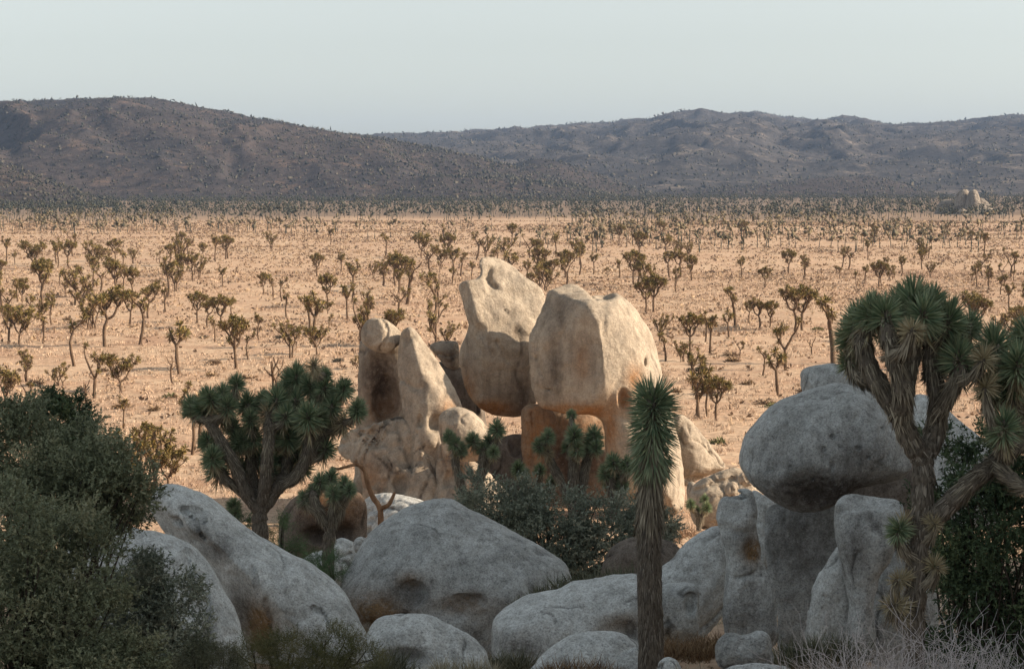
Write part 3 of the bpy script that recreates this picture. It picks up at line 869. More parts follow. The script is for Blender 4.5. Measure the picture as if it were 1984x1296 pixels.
rock('pale blue-grey sloping slab below the scooped outcrop, beside a bare snag',
     [(676, 1010), (690, 985), (712, 966), (745, 958), (790, 962), (840, 975), (880, 1000), (880, 1070), (760, 1080), (690, 1070), (670, 1045)],
     84, T=40, Tb=40, mat='rock_grey', seed=10, lean=0.4, yaw=0.5, dents=[(718, 1008, 9, 6, 10), (700, 1035, 30, 14, 14, 4)], cracks=[([(690, 1005), (720, 990), (760, 985)], 2.5, 4), ([(720, 985), (770, 972), (800, 978)], 2.5, 3)])
rock('reddish-brown rock leg under the gap between tower and big boulder',
     [(1014, 790), (1040, 782), (1066, 790), (1078, 815), (1064, 850), (1058, 900), (1066, 950), (1060, 985), (1018, 985), (1012, 900), (1010, 830)],
     101, T=26, Tb=40, mat='rock_warm', seed=11, stains=[(1040, 850, 60, 90, 0.6, 0)], cracks=[([(1030, 800), (1035, 850), (1028, 900)], 3, 4)])
rock('shadowed rusty back wall in the hollow beneath the big boulder',
     [(1050, 800), (1110, 785), (1170, 800), (1200, 830), (1215, 900), (1215, 985), (1050, 985), (1045, 900)],
     106, T=30, Tb=30, mat='rock_warm', seed=12, stains=[(1120, 860, 90, 90, 0.6, 0), (1110, 890, 70, 60, 0.7, 1)])
rock('low rock painted shadow-dark behind the yuccas beneath the tower',
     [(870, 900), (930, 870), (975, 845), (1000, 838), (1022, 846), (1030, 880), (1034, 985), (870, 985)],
     103, T=34, Tb=34, mat='rock_dark', seed=13, dents=[(1000, 862, 18, 22, 24, 4)])  # shade of the hollow under the tower painted as dark rock colour
rock('broad sunlit boulder sloping down right behind the big boulder',
     [(1300, 812), (1318, 802), (1340, 815), (1365, 845), (1390, 878), (1405, 900), (1398, 912), (1372, 922), (1345, 935), (1325, 940), (1308, 900)],
     105, T=52, mat='rock_warm', seed=14, cuts=[(1360, 850, 26, 0.45, 0.35, 0.8, 8)], dents=[(1350, 928, 26, 12, 30, 4)], cracks=[([(1340, 850), (1358, 860), (1375, 880)], 2, 2)])
rock('rough grey boulder heap rock beside the balanced boulder, in half shade',
     [(1336, 960), (1348, 935), (1380, 918), (1420, 906), (1450, 915), (1475, 945), (1465, 1000), (1420, 1030), (1360, 1025), (1338, 1000)],
     88, T=46, mat='rock_warm', seed=15, amp=1.6, cracks=[([(1345, 950), (1380, 935), (1420, 925)], 3, 4), ([(1375, 920), (1400, 950), (1405, 990)], 3, 4)])
rock('small pale round stone leaning on the rough grey heap rock', [(1404, 945), (1412, 934), (1424, 933), (1432, 944), (1430, 960), (1415, 966), (1405, 958)], 85, T=13, mat='rock_warm', seed=16, name='stone')
rock('small upright pale stone at the right foot of the big boulder', [(1330, 945), (1338, 932), (1350, 940), (1358, 960), (1352, 985), (1336, 985)], 90, T=12, mat='rock_warm', seed=17, name='stone')
rock('small stone on top of the rough heap rock beside the balanced boulder', [(1430, 925), (1442, 912), (1456, 916), (1462, 930), (1452, 942), (1436, 940)], 84, T=13, mat='rock_warm', seed=18, name='stone')

# --- foreground rocks in the shade
rock('great egg-shaped granite boulder balanced on shorter rock pillars',
     [(1432, 900), (1435, 870), (1448, 840), (1470, 812), (1500, 786), (1535, 768), (1575, 753), (1620, 742), (1655, 746), (1690, 766), (1722, 800), (1750, 840), (1765, 880), (1755, 915), (1722, 932), (1685, 938), (1655, 948), (1632, 965), (1602, 980), (1565, 989), (1530, 987), (1500, 972), (1465, 945), (1445, 925)],
     28, T=135, Tb=130, mat='rock_grey', seed=20, lean=0.18,
     dents=[(1576, 862, 4, 4, 8), (1608, 858, 3, 3, 8), (1640, 858, 4, 3, 8), (1662, 881, 4, 3, 8), (1515, 895, 4, 3, 8), (1690, 824, 3, 3, 8), (1557, 918, 4, 3, 8), (1688, 884, 4, 3, 8), (1594, 840, 4, 3, 7), (1592, 896, 3, 8, 7), (1480, 905, 14, 6, 6)],
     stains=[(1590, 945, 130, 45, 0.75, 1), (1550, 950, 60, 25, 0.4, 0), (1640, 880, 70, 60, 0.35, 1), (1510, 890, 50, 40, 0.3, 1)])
rock('flat-topped grey boulder peeping over the balanced boulder',
     [(1552, 728), (1560, 713), (1590, 706), (1640, 705), (1685, 712), (1700, 760), (1690, 860), (1580, 860), (1560, 780)], 37, T=60, R=30, mat='rock_grey', seed=21)
rock('grey sloping boulder seen behind the forked joshua tree trunk',
     [(1745, 790), (1770, 768), (1800, 766), (1835, 792), (1870, 820), (1905, 852), (1930, 890), (1930, 1010), (1745, 1010)], 36, T=70, R=50, mat='rock_pale', seed=22, lean=0.2)
rock('bottle-necked grey pillar with a hollow top beside the balanced boulder',
     [(1391, 985), (1398, 966), (1420, 956), (1446, 948), (1460, 958), (1469, 990), (1467, 1020), (1474, 1060), (1472, 1082), (1490, 1108), (1503, 1150), (1505, 1200), (1500, 1250), (1420, 1255), (1400, 1200), (1404, 1130), (1408, 1085), (1398, 1040), (1390, 1010)],
     26.5, T=44, Tb=50, R=36, mat='rock_grey', seed=23, lean=0.06, dents=[(1432, 962, 22, 8, 34, -26), (1452, 1062, 16, 24, 10)], cracks=[([(1425, 1115), (1445, 1110), (1465, 1100), (1485, 1105)], 4, 6), ([(1400, 1020), (1430, 1030), (1455, 1028)], 8, 5), ([(1462, 1090), (1470, 1112)], 3, 5)],
     stains=[(1455, 1062, 20, 26, 0.9, 0), (1440, 1040, 40, 16, 0.3, 1), (1440, 1190, 60, 40, 0.3, 1)])
rock('tall dark pillar directly under the balanced boulder',
     [(1486, 985), (1520, 972), (1580, 975), (1640, 955), (1660, 1000), (1650, 1100), (1612, 1180), (1600, 1260), (1512, 1270), (1506, 1180), (1487, 1100), (1482, 1030)],
     29, T=40, Tb=70, R=40, mat='rock_grey', seed=24, cuts=[(1545, 1100, 20, -0.3, -0.05, 0.95, 10)], stains=[(1550, 1030, 80, 110, 0.42, 1)])
rock('pale slab standing behind the bottle-necked pillar',
     [(1455, 955), (1480, 958), (1505, 975), (1505, 1050), (1488, 1100), (1462, 1110), (1455, 1040)], 31, T=24, Tb=40, mat='rock_pale', seed=25)
rock('stepped grey column with a flat ledge propping the balanced boulder',
     [(1618, 1000), (1624, 968), (1645, 953), (1682, 950), (1722, 958), (1748, 966), (1756, 990), (1745, 1035), (1722, 1085), (1702, 1125), (1692, 1180), (1692, 1270), (1638, 1270), (1645, 1180), (1632, 1110), (1622, 1050)],
     25.5, T=46, Tb=60, R=34, mat='rock_grey', seed=26, cuts=[(1680, 972, 16, 0.0, 0.35, 0.94, 5)], dents=[(1695, 958, 80, 26, 60, 18)],
     cracks=[([(1625, 992), (1660, 984), (1740, 982)], 4, 3)], stains=[(1650, 1060, 30, 60, 0.4, 1), (1670, 1000, 30, 14, 0.2, 1)])
rock('rock painted shadow-dark in the gap under the right end of the balanced boulder',
     [(1630, 930), (1660, 905), (1720, 890), (1780, 895), (1810, 940), (1815, 1100), (1800, 1280), (1640, 1280), (1625, 1050)], 30.5, T=40, Tb=40, mat='rock_dark', seed=45)  # dark colour stands in for the shadow under the boulder
rock('grey slab leaning behind the forked joshua tree trunk',
     [(1690, 1150), (1705, 1090), (1725, 1045), (1760, 1020), (1800, 1040), (1815, 1200), (1800, 1280), (1680, 1280)], 26.5, T=40, Tb=40, R=30, mat='rock_grey', seed=27)
rock('blue-grey rock wedge between the dark pillar and the stepped column',
     [(1570, 1170), (1582, 1125), (1608, 1082), (1632, 1058), (1652, 1110), (1660, 1180), (1655, 1270), (1566, 1270)], 25.8, T=34, Tb=34, R=28, mat='rock_pale', seed=28)
rock('blue-grey sloping boulder left of the bottle-necked pillar',
     [(1262, 1125), (1298, 1088), (1338, 1048), (1372, 1030), (1402, 1026), (1420, 1080), (1415, 1160), (1390, 1200), (1350, 1235), (1270, 1240), (1255, 1180)], 31, T=62, mat='rock_pale', seed=29, lean=0.35, cracks=[([(1350, 1215), (1375, 1195), (1398, 1172)], 3, 5)])
rock('squarish grey block with a dark square notch beside the single-stemmed tree',
     [(1252, 1160), (1275, 1138), (1305, 1130), (1335, 1128), (1353, 1138), (1354, 1165), (1347, 1230), (1252, 1232)], 27.5, T=40, R=26, mat='rock_pale', seed=30, lean=0.1, dents=[(1338, 1164, 15, 24, 22, 2)])
rock('small lumpy blue-grey rock on the ground below the bottle-necked pillar',
     [(1386, 1262), (1391, 1240), (1408, 1228), (1426, 1227), (1440, 1232), (1468, 1223), (1490, 1229), (1496, 1258), (1490, 1290), (1400, 1294)], 19, T=42, mat='rock_grey', seed=31, lean=0.15)
rock('flat pale stone half buried below the small lumpy rock',
     [(1400, 1305), (1420, 1290), (1460, 1286), (1500, 1288), (1530, 1296), (1540, 1330), (1400, 1330)], 17.8, T=30, mat='rock_pale', seed=32, name='stone', lean=0.3)
rock('big cone-shaped grey boulder with a round hollow in its face',
     [(658, 1140), (688, 1078), (720, 1030), (760, 999), (800, 979), (840, 970), (880, 976), (930, 1000), (980, 1025), (1030, 1050), (1070, 1075), (1097, 1100), (1105, 1140), (1080, 1190), (1020, 1240), (960, 1270), (820, 1285), (700, 1275), (676, 1215), (662, 1170)],
     31, T=150, Tb=140, mat='rock_grey', seed=33, lean=0.42,
     dents=[(803, 1128, 26, 24, 34, 2), (770, 1135, 34, 26, 12), (915, 1142, 36, 12, 20, 2), (880, 1160, 40, 16, 12, 2)],
     cracks=[([(765, 1185), (790, 1172), (830, 1182), (850, 1190)], 4, 6), ([(700, 1190), (750, 1182), (790, 1172)], 5, 5)],
     stains=[(740, 1170, 60, 40, 0.8, 0), (800, 1110, 30, 18, 0.5, 0), (790, 1140, 40, 26, 0.3, 1), (900, 1150, 60, 22, 0.45, 0), (700, 1200, 40, 40, 0.6, 0)])
rock('long low blue-grey boulder with a smooth flat top beside the single-stemmed tree',
     [(953, 1235), (954, 1205), (968, 1186), (1000, 1165), (1040, 1152), (1080, 1145), (1110, 1132), (1150, 1129), (1190, 1122), (1235, 1120), (1262, 1130), (1275, 1180), (1262, 1245), (1200, 1275), (1100, 1290), (1000, 1295), (958, 1275)],
     26.5, T=95, Tb=110, R=60, mat='rock_pale', seed=34, lean=0.55, dents=[(1215, 1215, 60, 40, 50, 12)], stains=[(1000, 1240, 50, 25, 0.5, 1), (1200, 1200, 40, 20, 0.3, 0)])
rock('rounded grey boulder with a scooped front below the cone-shaped boulder',
     [(710, 1230), (724, 1206), (750, 1196), (800, 1192), (832, 1196), (862, 1210), (900, 1226), (932, 1250), (948, 1275), (940, 1330), (715, 1335), (704, 1270)],
     23.5, T=75, mat='rock_pale', seed=35, lean=0.5, dents=[(790, 1262, 52, 20, 40, 8)], stains=[(790, 1262, 50, 14, 0.5, 1)])
rock('domed grey boulder with brown weeds growing up its face',
     [(1020, 1335), (1035, 1286), (1060, 1262), (1090, 1242), (1130, 1229), (1190, 1226), (1222, 1238), (1245, 1262), (1258, 1335)], 21.8, T=70, mat='rock_pale', seed=36, lean=0.4)
rock('pale rounded stone tucked against the foot of the single-stemmed tree',
     [(1160, 1340), (1183, 1288), (1204, 1267), (1232, 1257), (1256, 1268), (1270, 1300), (1270, 1340)], 20.6, T=38, mat='rock_pale', seed=37, name='stone', lean=0.3)
rock('small pale stone in brown grass beside the single-stemmed tree',
     [(1270, 1310), (1276, 1284), (1292, 1273), (1308, 1276), (1320, 1295), (1318, 1325), (1272, 1325)], 18.6, T=24, mat='rock_pale', seed=38, name='stone')
rock('long whale-backed grey boulder sloping down to the right beside the bushes',
     [(278, 965), (294, 946), (320, 940), (355, 948), (400, 970), (440, 1000), (490, 1035), (540, 1062), (590, 1086), (640, 1120), (680, 1165), (706, 1210), (720, 1255), (715, 1320), (560, 1330), (440, 1330), (415, 1270), (395, 1200), (365, 1130), (325, 1070), (292, 1020), (276, 990)],
     29, T=95, Tb=130, R=70, mat='rock_pale', seed=39, lean=0.35,
     cuts=[(430, 1080, 64, -0.62, -0.42, 0.66, 14)],
     dents=[(385, 985, 26, 12, 12, 2), (340, 1010, 30, 10, 10, 2), (375, 1005, 30, 10, 8)],
     cracks=[([(355, 985), (385, 1015), (400, 1040)], 4, 7), ([(498, 1090), (505, 1115), (508, 1140)], 3, 5), ([(615, 1165), (635, 1175), (645, 1195)], 3.5, 6), ([(525, 1150), (533, 1190), (530, 1210)], 3, 4), ([(370, 1000), (385, 990), (400, 1010)], 3, 5)],
     stains=[(505, 1215, 32, 55, 1.0, 0), (430, 1060, 34, 30, 0.5, 1), (470, 1180, 26, 60, 0.55, 1), (390, 1030, 40, 20, 0.4, 1)])
rock('grey-white ribbed boulder in front of the whale-backed boulder, behind the bushes',
     [(120, 1020), (150, 1000), (200, 1008), (250, 1024), (300, 1034), (340, 1045), (380, 1072), (420, 1122), (450, 1172), (468, 1215), (484, 1270), (480, 1330), (300, 1340), (160, 1300), (110, 1150)],
     25.5, T=100, Tb=100, R=80, mat='rock_pale', seed=40, lean=0.3,
     cracks=[([(372, 1072), (390, 1095), (404, 1112)], 4, 8), ([(400, 1118), (410, 1160), (414, 1200), (424, 1240)], 5, 8), ([(360, 1070), (385, 1120), (405, 1180)], 4, 6), ([(230, 1030), (250, 1060), (265, 1090)], 5, 6)],
     stains=[(415, 1210, 12, 40, 0.5, 1)])
rock('rough pale rock at the foot of the small joshua tree',
     [(580, 1090), (605, 1072), (632, 1062), (650, 1046), (672, 1046), (694, 1064), (704, 1086), (700, 1130), (590, 1135)], 41, T=46, mat='rock_pale', seed=41, amp=2, lean=0.2, cracks=[([(640, 1060), (660, 1075), (680, 1070)], 3, 4)])
rock('tiny pale stone between the rough pale rock and the cone-shaped boulder',
     [(684, 1050), (694, 1040), (708, 1042), (714, 1054), (708, 1070), (688, 1070)], 40.5, T=14, mat='rock_pale', seed=42, name='stone')
rock('dark reddish overhanging rock behind the small joshua tree',
     [(540, 1010), (562, 968), (600, 950), (660, 945), (700, 960), (712, 1000), (704, 1050), (640, 1085), (550, 1080)], 52, T=60, mat='rock_dark', seed=43, dents=[(650, 1030, 60, 22, 40, 6)], stains=[(650, 980, 60, 40, 0.8, 0), (640, 1020, 60, 30, 0.6, 1)])
rock('low dark rock half hidden in the thicket behind the single-stemmed tree',
     [(1175, 1075), (1205, 1050), (1245, 1040), (1300, 1050), (1332, 1080), (1345, 1130), (1175, 1140)], 36, T=60, mat='rock_dark', seed=44, lean=0.3)

# the distant outcrop at the edge of the woodland
_pile = [('leftmost low grey boulder of the distant outcrop', [(1816, 418), (1822, 392), (1834, 385), (1848, 392), (1850, 420)], 1075),
         ('peaked pale boulder rising at the centre of the distant outcrop', [(1846, 420), (1850, 395), (1858, 372), (1868, 364), (1876, 370), (1880, 395), (1878, 420)], 1070),
         ('sunlit upright boulder beside the peaked pale one in the distant outcrop', [(1872, 420), (1874, 392), (1880, 370), (1890, 366), (1896, 380), (1897, 405), (1892, 420)], 1064),
         ('boulder sloping right from the top of the distant outcrop', [(1890, 420), (1892, 390), (1902, 382), (1914, 392), (1922, 405), (1926, 420)], 1070),
         ('small round boulder at the right foot of the distant outcrop', [(1902, 424), (1902, 410), (1912, 403), (1924, 408), (1926, 424)], 1055),
         ('small boulder in front of the peaked pale boulder of the distant outcrop', [(1852, 424), (1856, 408), (1866, 402), (1874, 410), (1876, 424)], 1052),
         ('lone small pale boulder just right of the distant outcrop', [(1936, 420), (1938, 412), (1944, 410), (1948, 415), (1948, 422)], 1055)]
for i, (lb, pl, z) in enumerate(_pile):
    mx = sum(p[0] for p in pl) / len(pl)
    rock(lb, [(mx + (p[0] - mx) * 1.22, p[1] + 2) for p in pl], z, h=0.8, mat='rock_far', seed=60 + i, amp=0.7, T=13, lean=0.2, facets=1, joints=0)

# ------------------------------------------------------------------ joshua trees of the plain
def rosette(n, rng, leaf_w, phi_max=1.95, dead=0, z0=0.1, z1=-0.45, core=0.07, two=True):
    """a tuft of dagger leaves round +Z, unit leaf length"""
    c = rng.uniform(math.cos(phi_max), 1.0, n)
    phi = np.arccos(c); th = rng.rand(n) * 6.283
    d = np.stack([np.sin(phi) * np.cos(th), np.sin(phi) * np.sin(th), np.cos(phi)], 1)
    t = phi / phi_max
    b = np.stack([core * np.cos(th) * np.sin(phi), core * np.sin(th) * np.sin(phi), z0 + (z1 - z0) * t], 1)
    ln = rng.uniform(0.72, 1.05, n) * (0.85 + 0.15 * t)
    parts = [blades(b, d, ln, np.full(n, leaf_w) * rng.uniform(0.8, 1.2, n), 0.06 * t, rng, age=np.clip((t - 0.8) * 2.2, 0, 0.8) * rng.rand(n))]
    if dead:
        th = rng.rand(dead) * 6.283; phi = rng.uniform(2.0, 2.85, dead)
        d = np.stack([np.sin(phi) * np.cos(th), np.sin(phi) * np.sin(th), np.cos(phi)], 1)
        b = np.stack([core * np.cos(th), core * np.sin(th), rng.uniform(z1 - 0.55, z1 + 0.1, dead)], 1)
        parts.append(blades(b, d, rng.uniform(0.55, 0.9, dead), np.full(dead, leaf_w), np.full(dead, 0.05), rng, age=rng.uniform(0.75, 1.0, dead)))
    return parts

def orient(parts, pos, d, s):
    d = norm(d)
    ref = np.array([1.0, 0.2, 0]) if abs(d[0]) < 0.8 else np.array([0, 1.0, 0])
    x = norm(np.cross(ref, d)); y = np.cross(d, x)
    Rm = np.stack([x, y, d], 1)
    return [((v @ Rm.T) * s + pos, q, t, a) for v, q, t, a in parts]

def plain_variant(seed, hgt, trunk, levels, spread, nb, lean=0.0, head=0.36, bare=0.0, trunks=1):
    rng = np.random.RandomState(seed)
    wood, leaf = [], []
    def grow(p, d, ln, r, lev):
        d = norm(d)
        bend = rng.randn(3) * 0.12
        mid = p + d * ln * 0.5 + bend * ln * 0.4
        e = p + norm(d + np.array([0, 0, 0.25])) * ln
        path = spline([p, mid, e], 3)
        wood.append(tube(path, np.linspace(r, r * 0.78, len(path)), 5, rng, 0.12))
        tdir = norm(path[-1] - path[-3])
        if 0 < lev < levels and rng.rand() < 0.55:
            a = rng.rand() * 6.283
            grow(mid, norm(d * 0.6 + 1.3 * spread * np.array([math.cos(a), math.sin(a), 0.2])), ln0 * rng.uniform(0.5, 0.8), r * 0.6, levels)
        if lev >= levels:
            if rng.rand() >= bare:
                leaf.extend(orient(rosette(30, rng, 0.18, 1.9, 20, core=0.2), e, tdir, 1.05 * head * rng.uniform(0.75, 1.2)))
            return
        k = nb if rng.rand() < 0.75 else nb - 1
        a0 = rng.rand() * 6.283
        for i in range(max(k, 1)):
            a = a0 + i * 6.283 / max(k, 1) + rng.randn() * 0.35
            sp = 1.2 * spread * rng.uniform(0.6, 1.35)
            dd = norm(tdir * 1.0 + sp * np.array([math.cos(a), math.sin(a), 0.15]))
            l2 = 1.1 * ln0 * rng.uniform(0.45, 1.15) * (0.9 ** lev)
            lv = lev + 1 if rng.rand() > 0.15 else levels
            grow(e, dd, l2, r * 0.74, lv)
    ln0 = hgt * (1 - trunk) / (levels + 0.3)
    for j in range(trunks):
        d = norm(np.array([lean + (rng.randn() * 0.14 if trunks > 1 else rng.randn() * 0.05), rng.randn() * 0.08, 1.0]))
        off = np.array([rng.randn() * 0.25, rng.randn() * 0.25, 0]) if trunks > 1 else np.zeros(3)
        grow(off + np.array([0, 0, -0.15]), d, hgt * trunk * 0.82 * rng.uniform(0.85, 1.1), 0.024 * hgt + 0.01, 0)
    Vw, Qw, Tw, Aw = join(wood)
    top = Vw[:, 2].max()
    res = [mesh_np('trunk', Vw, Qw, Tw, Aw, smooth=True)]
    if leaf:
        Vl, Ql, Tl, Al = join(leaf)
        top = max(top, Vl[:, 2].max())
        res.append(mesh_np('crown', Vl, Ql, Tl, Al))
    return res, top

VAR = [  # height, trunk share, levels, spread, branches, lean, head, bare, trunks, label
    (5.2, 0.42, 3, 0.75, 3, 0.0, 0.34, 0.0, 1, 'joshua tree with straight trunk and full rounded crown'),
    (5.0, 0.60, 2, 0.60, 3, 0.0, 0.36, 0.0, 1, 'slender joshua tree with long bare trunk'),
    (4.6, 0.30, 3, 0.90, 3, 0.0, 0.36, 0.0, 1, 'broad low-forking joshua tree with dense crown'),
    (5.0, 0.50, 2, 0.70, 2, 0.22, 0.36, 0.0, 1, 'leaning joshua tree with few upturned branches'),
    (4.8, 0.36, 2, 0.55, 3, 0.0, 0.40, 0.0, 2, 'twin-trunked joshua tree with bushy branches'),
    (4.2, 0.70, 1, 0.45, 3, 0.0, 0.42, 0.0, 1, 'pole-like joshua tree with only a few tufts'),
    (5.4, 0.38, 3, 0.62, 2, 0.06, 0.36, 0.0, 1, 'tall airy joshua tree with forked upright limbs'),
    (4.4, 0.22, 2, 0.80, 3, 0.0, 0.38, 0.0, 3, 'bushy joshua tree branching from the ground'),
    (4.6, 0.45, 3, 0.85, 2, 0.15, 0.30, 0.35, 1, 'sparse half-bare joshua tree with crooked limbs'),
    (4.0, 0.45, 2, 0.70, 2, 0.30, 0.3, 1.0, 1, 'dead leafless joshua tree of crooked limbs'),
    (5.6, 0.46, 3, 0.80, 3, -0.08, 0.33, 0.0, 1, 'big joshua tree with heavy spreading crown'),
    (4.6, 0.52, 2, 0.85, 3, -0.2, 0.37, 0.0, 1, 'joshua tree with tilted trunk and flat crown'),
]
VM = []
for i, v in enumerate(VAR):
    VM.append(plain_variant(100 + i * 7, *v[:9]))

def plain_tree(p, height, var, rz):
    meshes, top = VM[var]
    e = empty('joshua_tree', p)
    s = height / top
    e.scale = (s, s, s); e.rotation_euler = (0, 0, rz)
    u = p[0] / p[1]
    side = 'beyond many-headed tree' if u < -0.08 else ('behind rock formation' if u < 0.085 else 'beyond balanced boulder')
    zone = 'on near plain' if p[1] < 200 else ('on mid plain' if p[1] < 330 else ('on far plain' if p[1] < 480 else 'by far woodland'))
    lab = VAR[var][9] + ' ' + zone + ' ' + side
    tag(e, lab, 'joshua tree', lab.replace('joshua tree', 'joshua trees', 1))
    link('trunk', meshes[0], M['bark_plain'], e)
    if len(meshes) > 1: link('crown', meshes[1], M['yucca_plain'], e)
    return e

# x, y of the foot, y of the top in the photograph, kind
TREES = [(80, 580, 495, 0), (37, 667, 586, 2), (16, 667, 590, 6), (83, 663, 598, 5), (100, 628, 570, 1), (145, 709, 600, 3), (182, 773, 660, 6), (204, 672, 546, 10),
 (235, 762, 676, 2), (113, 748, 698, 7), (46, 740, 672, 4), (349, 725, 616, 11), (338, 745, 690, 9), (458, 716, 603, 0), (482, 698, 638, 3), (560, 694, 616, 4), (614, 687, 626, 2),
 (600, 642, 568, 8), (635, 595, 525, 0), (681, 588, 548, 8), (287, 617, 543, 10), (321, 605, 545, 6), (257, 572, 513, 0), (182, 555, 490, 1), (383, 625, 560, 0),
 (402, 635, 573, 10), (428, 638, 566, 0), (416, 663, 608, 5), (343, 533, 490, 4), (353, 536, 488, 0), (372, 543, 490, 10), (388, 541, 492, 4), (325, 533, 487, 6),
 (430, 556, 513, 1), (511, 570, 525, 0), (547, 584, 533, 3), (529, 582, 528, 5), (614, 536, 487, 0), (660, 527, 487, 1), (145, 554, 503, 6), (116, 554, 523, 5),
 (10, 790, 704, 2), (53, 785, 728, 6), (160, 790, 733, 9), (1251, 606, 535, 0), (1267, 604, 525, 0), (1318, 538, 478, 10), (1297, 538, 483, 11), (1340, 544, 490, 0),
 (1435, 540, 493, 1), (1482, 558, 514, 0), (1528, 530, 480, 0), (1556, 535, 490, 4), (1658, 550, 522, 1), (1708, 554, 520, 5), (1745, 525, 492, 1), (1959, 538, 478, 6),
 (1882, 475, 445, 0), (1836, 461, 433, 8), (1338, 682, 600, 0), (1376, 688, 598, 1), (1366, 664, 602, 5), (1413, 657, 596, 11), (1425, 637, 550, 8), (1471, 639, 572, 10),
 (1492, 635, 578, 0), (1453, 630, 580, 1), (1522, 717, 607, 6), (1540, 642, 546, 10), (1554, 640, 546, 0), (1615, 704, 566, 8), (1508, 768, 668, 11), (1477, 728, 666, 3),
 (1570, 690, 650, 9), (1878, 635, 558, 2), (1346, 810, 680, 4), (1372, 808, 718, 1), (1388, 814, 722, 0), (1283, 661, 603, 4), (788, 590, 498, 8), (849, 588, 525, 8),
 (725, 541, 502, 4), (661, 528, 487, 1), (765, 672, 590, 2), (696, 660, 604, 0), (868, 676, 620, 4), (690, 715, 685, 7), (915, 542, 503, 1), (1055, 537, 472, 10), (1040, 535, 478, 4),
 (1096, 533, 495, 0), (1122, 512, 477, 1), (300, 945, 815, 4), (265, 935, 820, 7), (325, 948, 855, 2), (285, 905, 810, 0), (372, 880, 745, 1), (386, 868, 735, 6), (520, 770, 690, 9),
 (545, 770, 690, 9), (240, 830, 762, 1), (1900, 640, 570, 0), (1950, 655, 590, 7), (1980, 650, 585, 2), (1290, 700, 640, 8), (1320, 700, 655, 7), (840, 695, 655, 9),
 (350, 480, 447, 0), (523, 487, 445, 4), (640, 475, 438, 1), (862, 470, 432, 8), (992, 468, 430, 0), (1200, 470, 432, 0), (1285, 465, 425, 10), (1690, 470, 430, 4), (1440, 462, 425, 0)]
rng_t = random.Random(5)
placed = []
for (x, y, yt, var) in TREES:
    p = hit(x, y)
    Z = p[1] / FWD[1]
    plain_tree(p - np.array([0, 0, 0.05]), (y - yt) * p[1] / F, var, rng_t.uniform(0, 6.28) if VAR[var][5] == 0 else rng_t.choice([0, 3.14, 0.5, 2.6]))
    placed.append(p[:2])
# the remaining ones fill the plain more loosely
tries = 0
WGT = [0, 0, 1, 1, 1, 2, 3, 4, 5, 6, 6, 8, 8, 10, 11, 0, 1, 7]
while len(placed) < 288 and tries < 20000:
    tries += 1
    Zr = math.sqrt(rng_t.uniform(170 ** 2, 470 ** 2)); xr = rng_t.uniform(-0.265, 0.265) * Zr
    if Zr < 300 and rng_t.random() > (1.0 if xr < 0 else 0.5): continue
    if fbm(np.array([[xr / 38, Zr / 60, 4.4]]), 2)[0] + rng_t.uniform(-0.25, 0.25) < 0.02: continue
    if min((a[0] - xr) ** 2 + ((a[1] - Zr) * 0.8) ** 2 for a in placed) < 2.2 ** 2: continue
    if 0.0 < (xr / Zr) * F + 992 - 870 < 420 and Zr < 280: continue
    z = ground_z(xr, Zr)[0]
    plain_tree((xr, Zr, z - 0.05), 1.8 + 4.8 * rng_t.random() ** 0.9, rng_t.choice(WGT), rng_t.uniform(0, 6.28))
    placed.append(np.array([xr, Zr]))

# ------------------------------------------------------------------ shrubs of the plain that can be told apart
def shrub_mesh(seed, n=260, flat=0.6):
    rng = np.random.RandomState(seed)
    d = norm(np.concatenate([rng.randn(n, 2), 0.1 + np.abs(rng.randn(n, 1)) * flat], 1))
    b = d * rng.uniform(0.1, 0.75, (n, 1)) * np.array([1, 1, 0.8])
    v, q, t, a = blades(b, norm(d + rng.randn(n, 3) * 0.5), rng.uniform(0.2, 0.42, n), np.full(n, 0.10), np.zeros(n), rng)
    return mesh_np('shrub', v, q, t, a)
SHM = [shrub_mesh(i) for i in range(4)]
SHL = [('rounded red-brown shrub on the open plain', 'scrub'), ('low olive shrub on the open plain', 'olive'), ('wispy tan shrub on the open plain', 'straw_brown'), ('dark twiggy shrub on the open plain', 'scrub_dark')]
for i in range(4): SHM[i].materials.append(M[SHL[i][1]])
SHR = [(1415, 690, 20, 0), (1480, 785, 26, 0), (1500, 790, 22, 1), (300, 795, 18, 2), (600, 730, 16, 3), (415, 705, 18, 0), (395, 655, 12, 3), (230, 790, 18, 2), (70, 745, 22, 0), (410, 730, 20, 2), (655, 700, 14, 3),
       (1300, 640, 14, 0), (1420, 700, 18, 2), (1585, 640, 14, 1), (1660, 690, 18, 0), (130, 620, 12, 0), (500, 640, 14, 2), (560, 720, 16, 0), (1345, 720, 18, 3), (1390, 860, 24, 1), (330, 770, 18, 1),
       (480, 735, 16, 2), (1450, 745, 18, 2), (1560, 760, 20, 0), (1310, 760, 16, 2), (640, 660, 12, 0), (540, 655, 12, 3), (1640, 620, 12, 0), (1760, 610, 12, 2), (200, 720, 16, 0)]
for (x, y, w, k) in SHR:
    p = hit(x, y)
    o = link('desert_shrub', SHM[k], None, loc=p)
    s = w * p[1] / F
    o.scale = (s, s, s * 0.8); o.rotation_euler = (0, 0, rng_t.uniform(0, 6.28))
    tag(o, SHL[k][0], 'shrub', SHL[k][0] + 's')

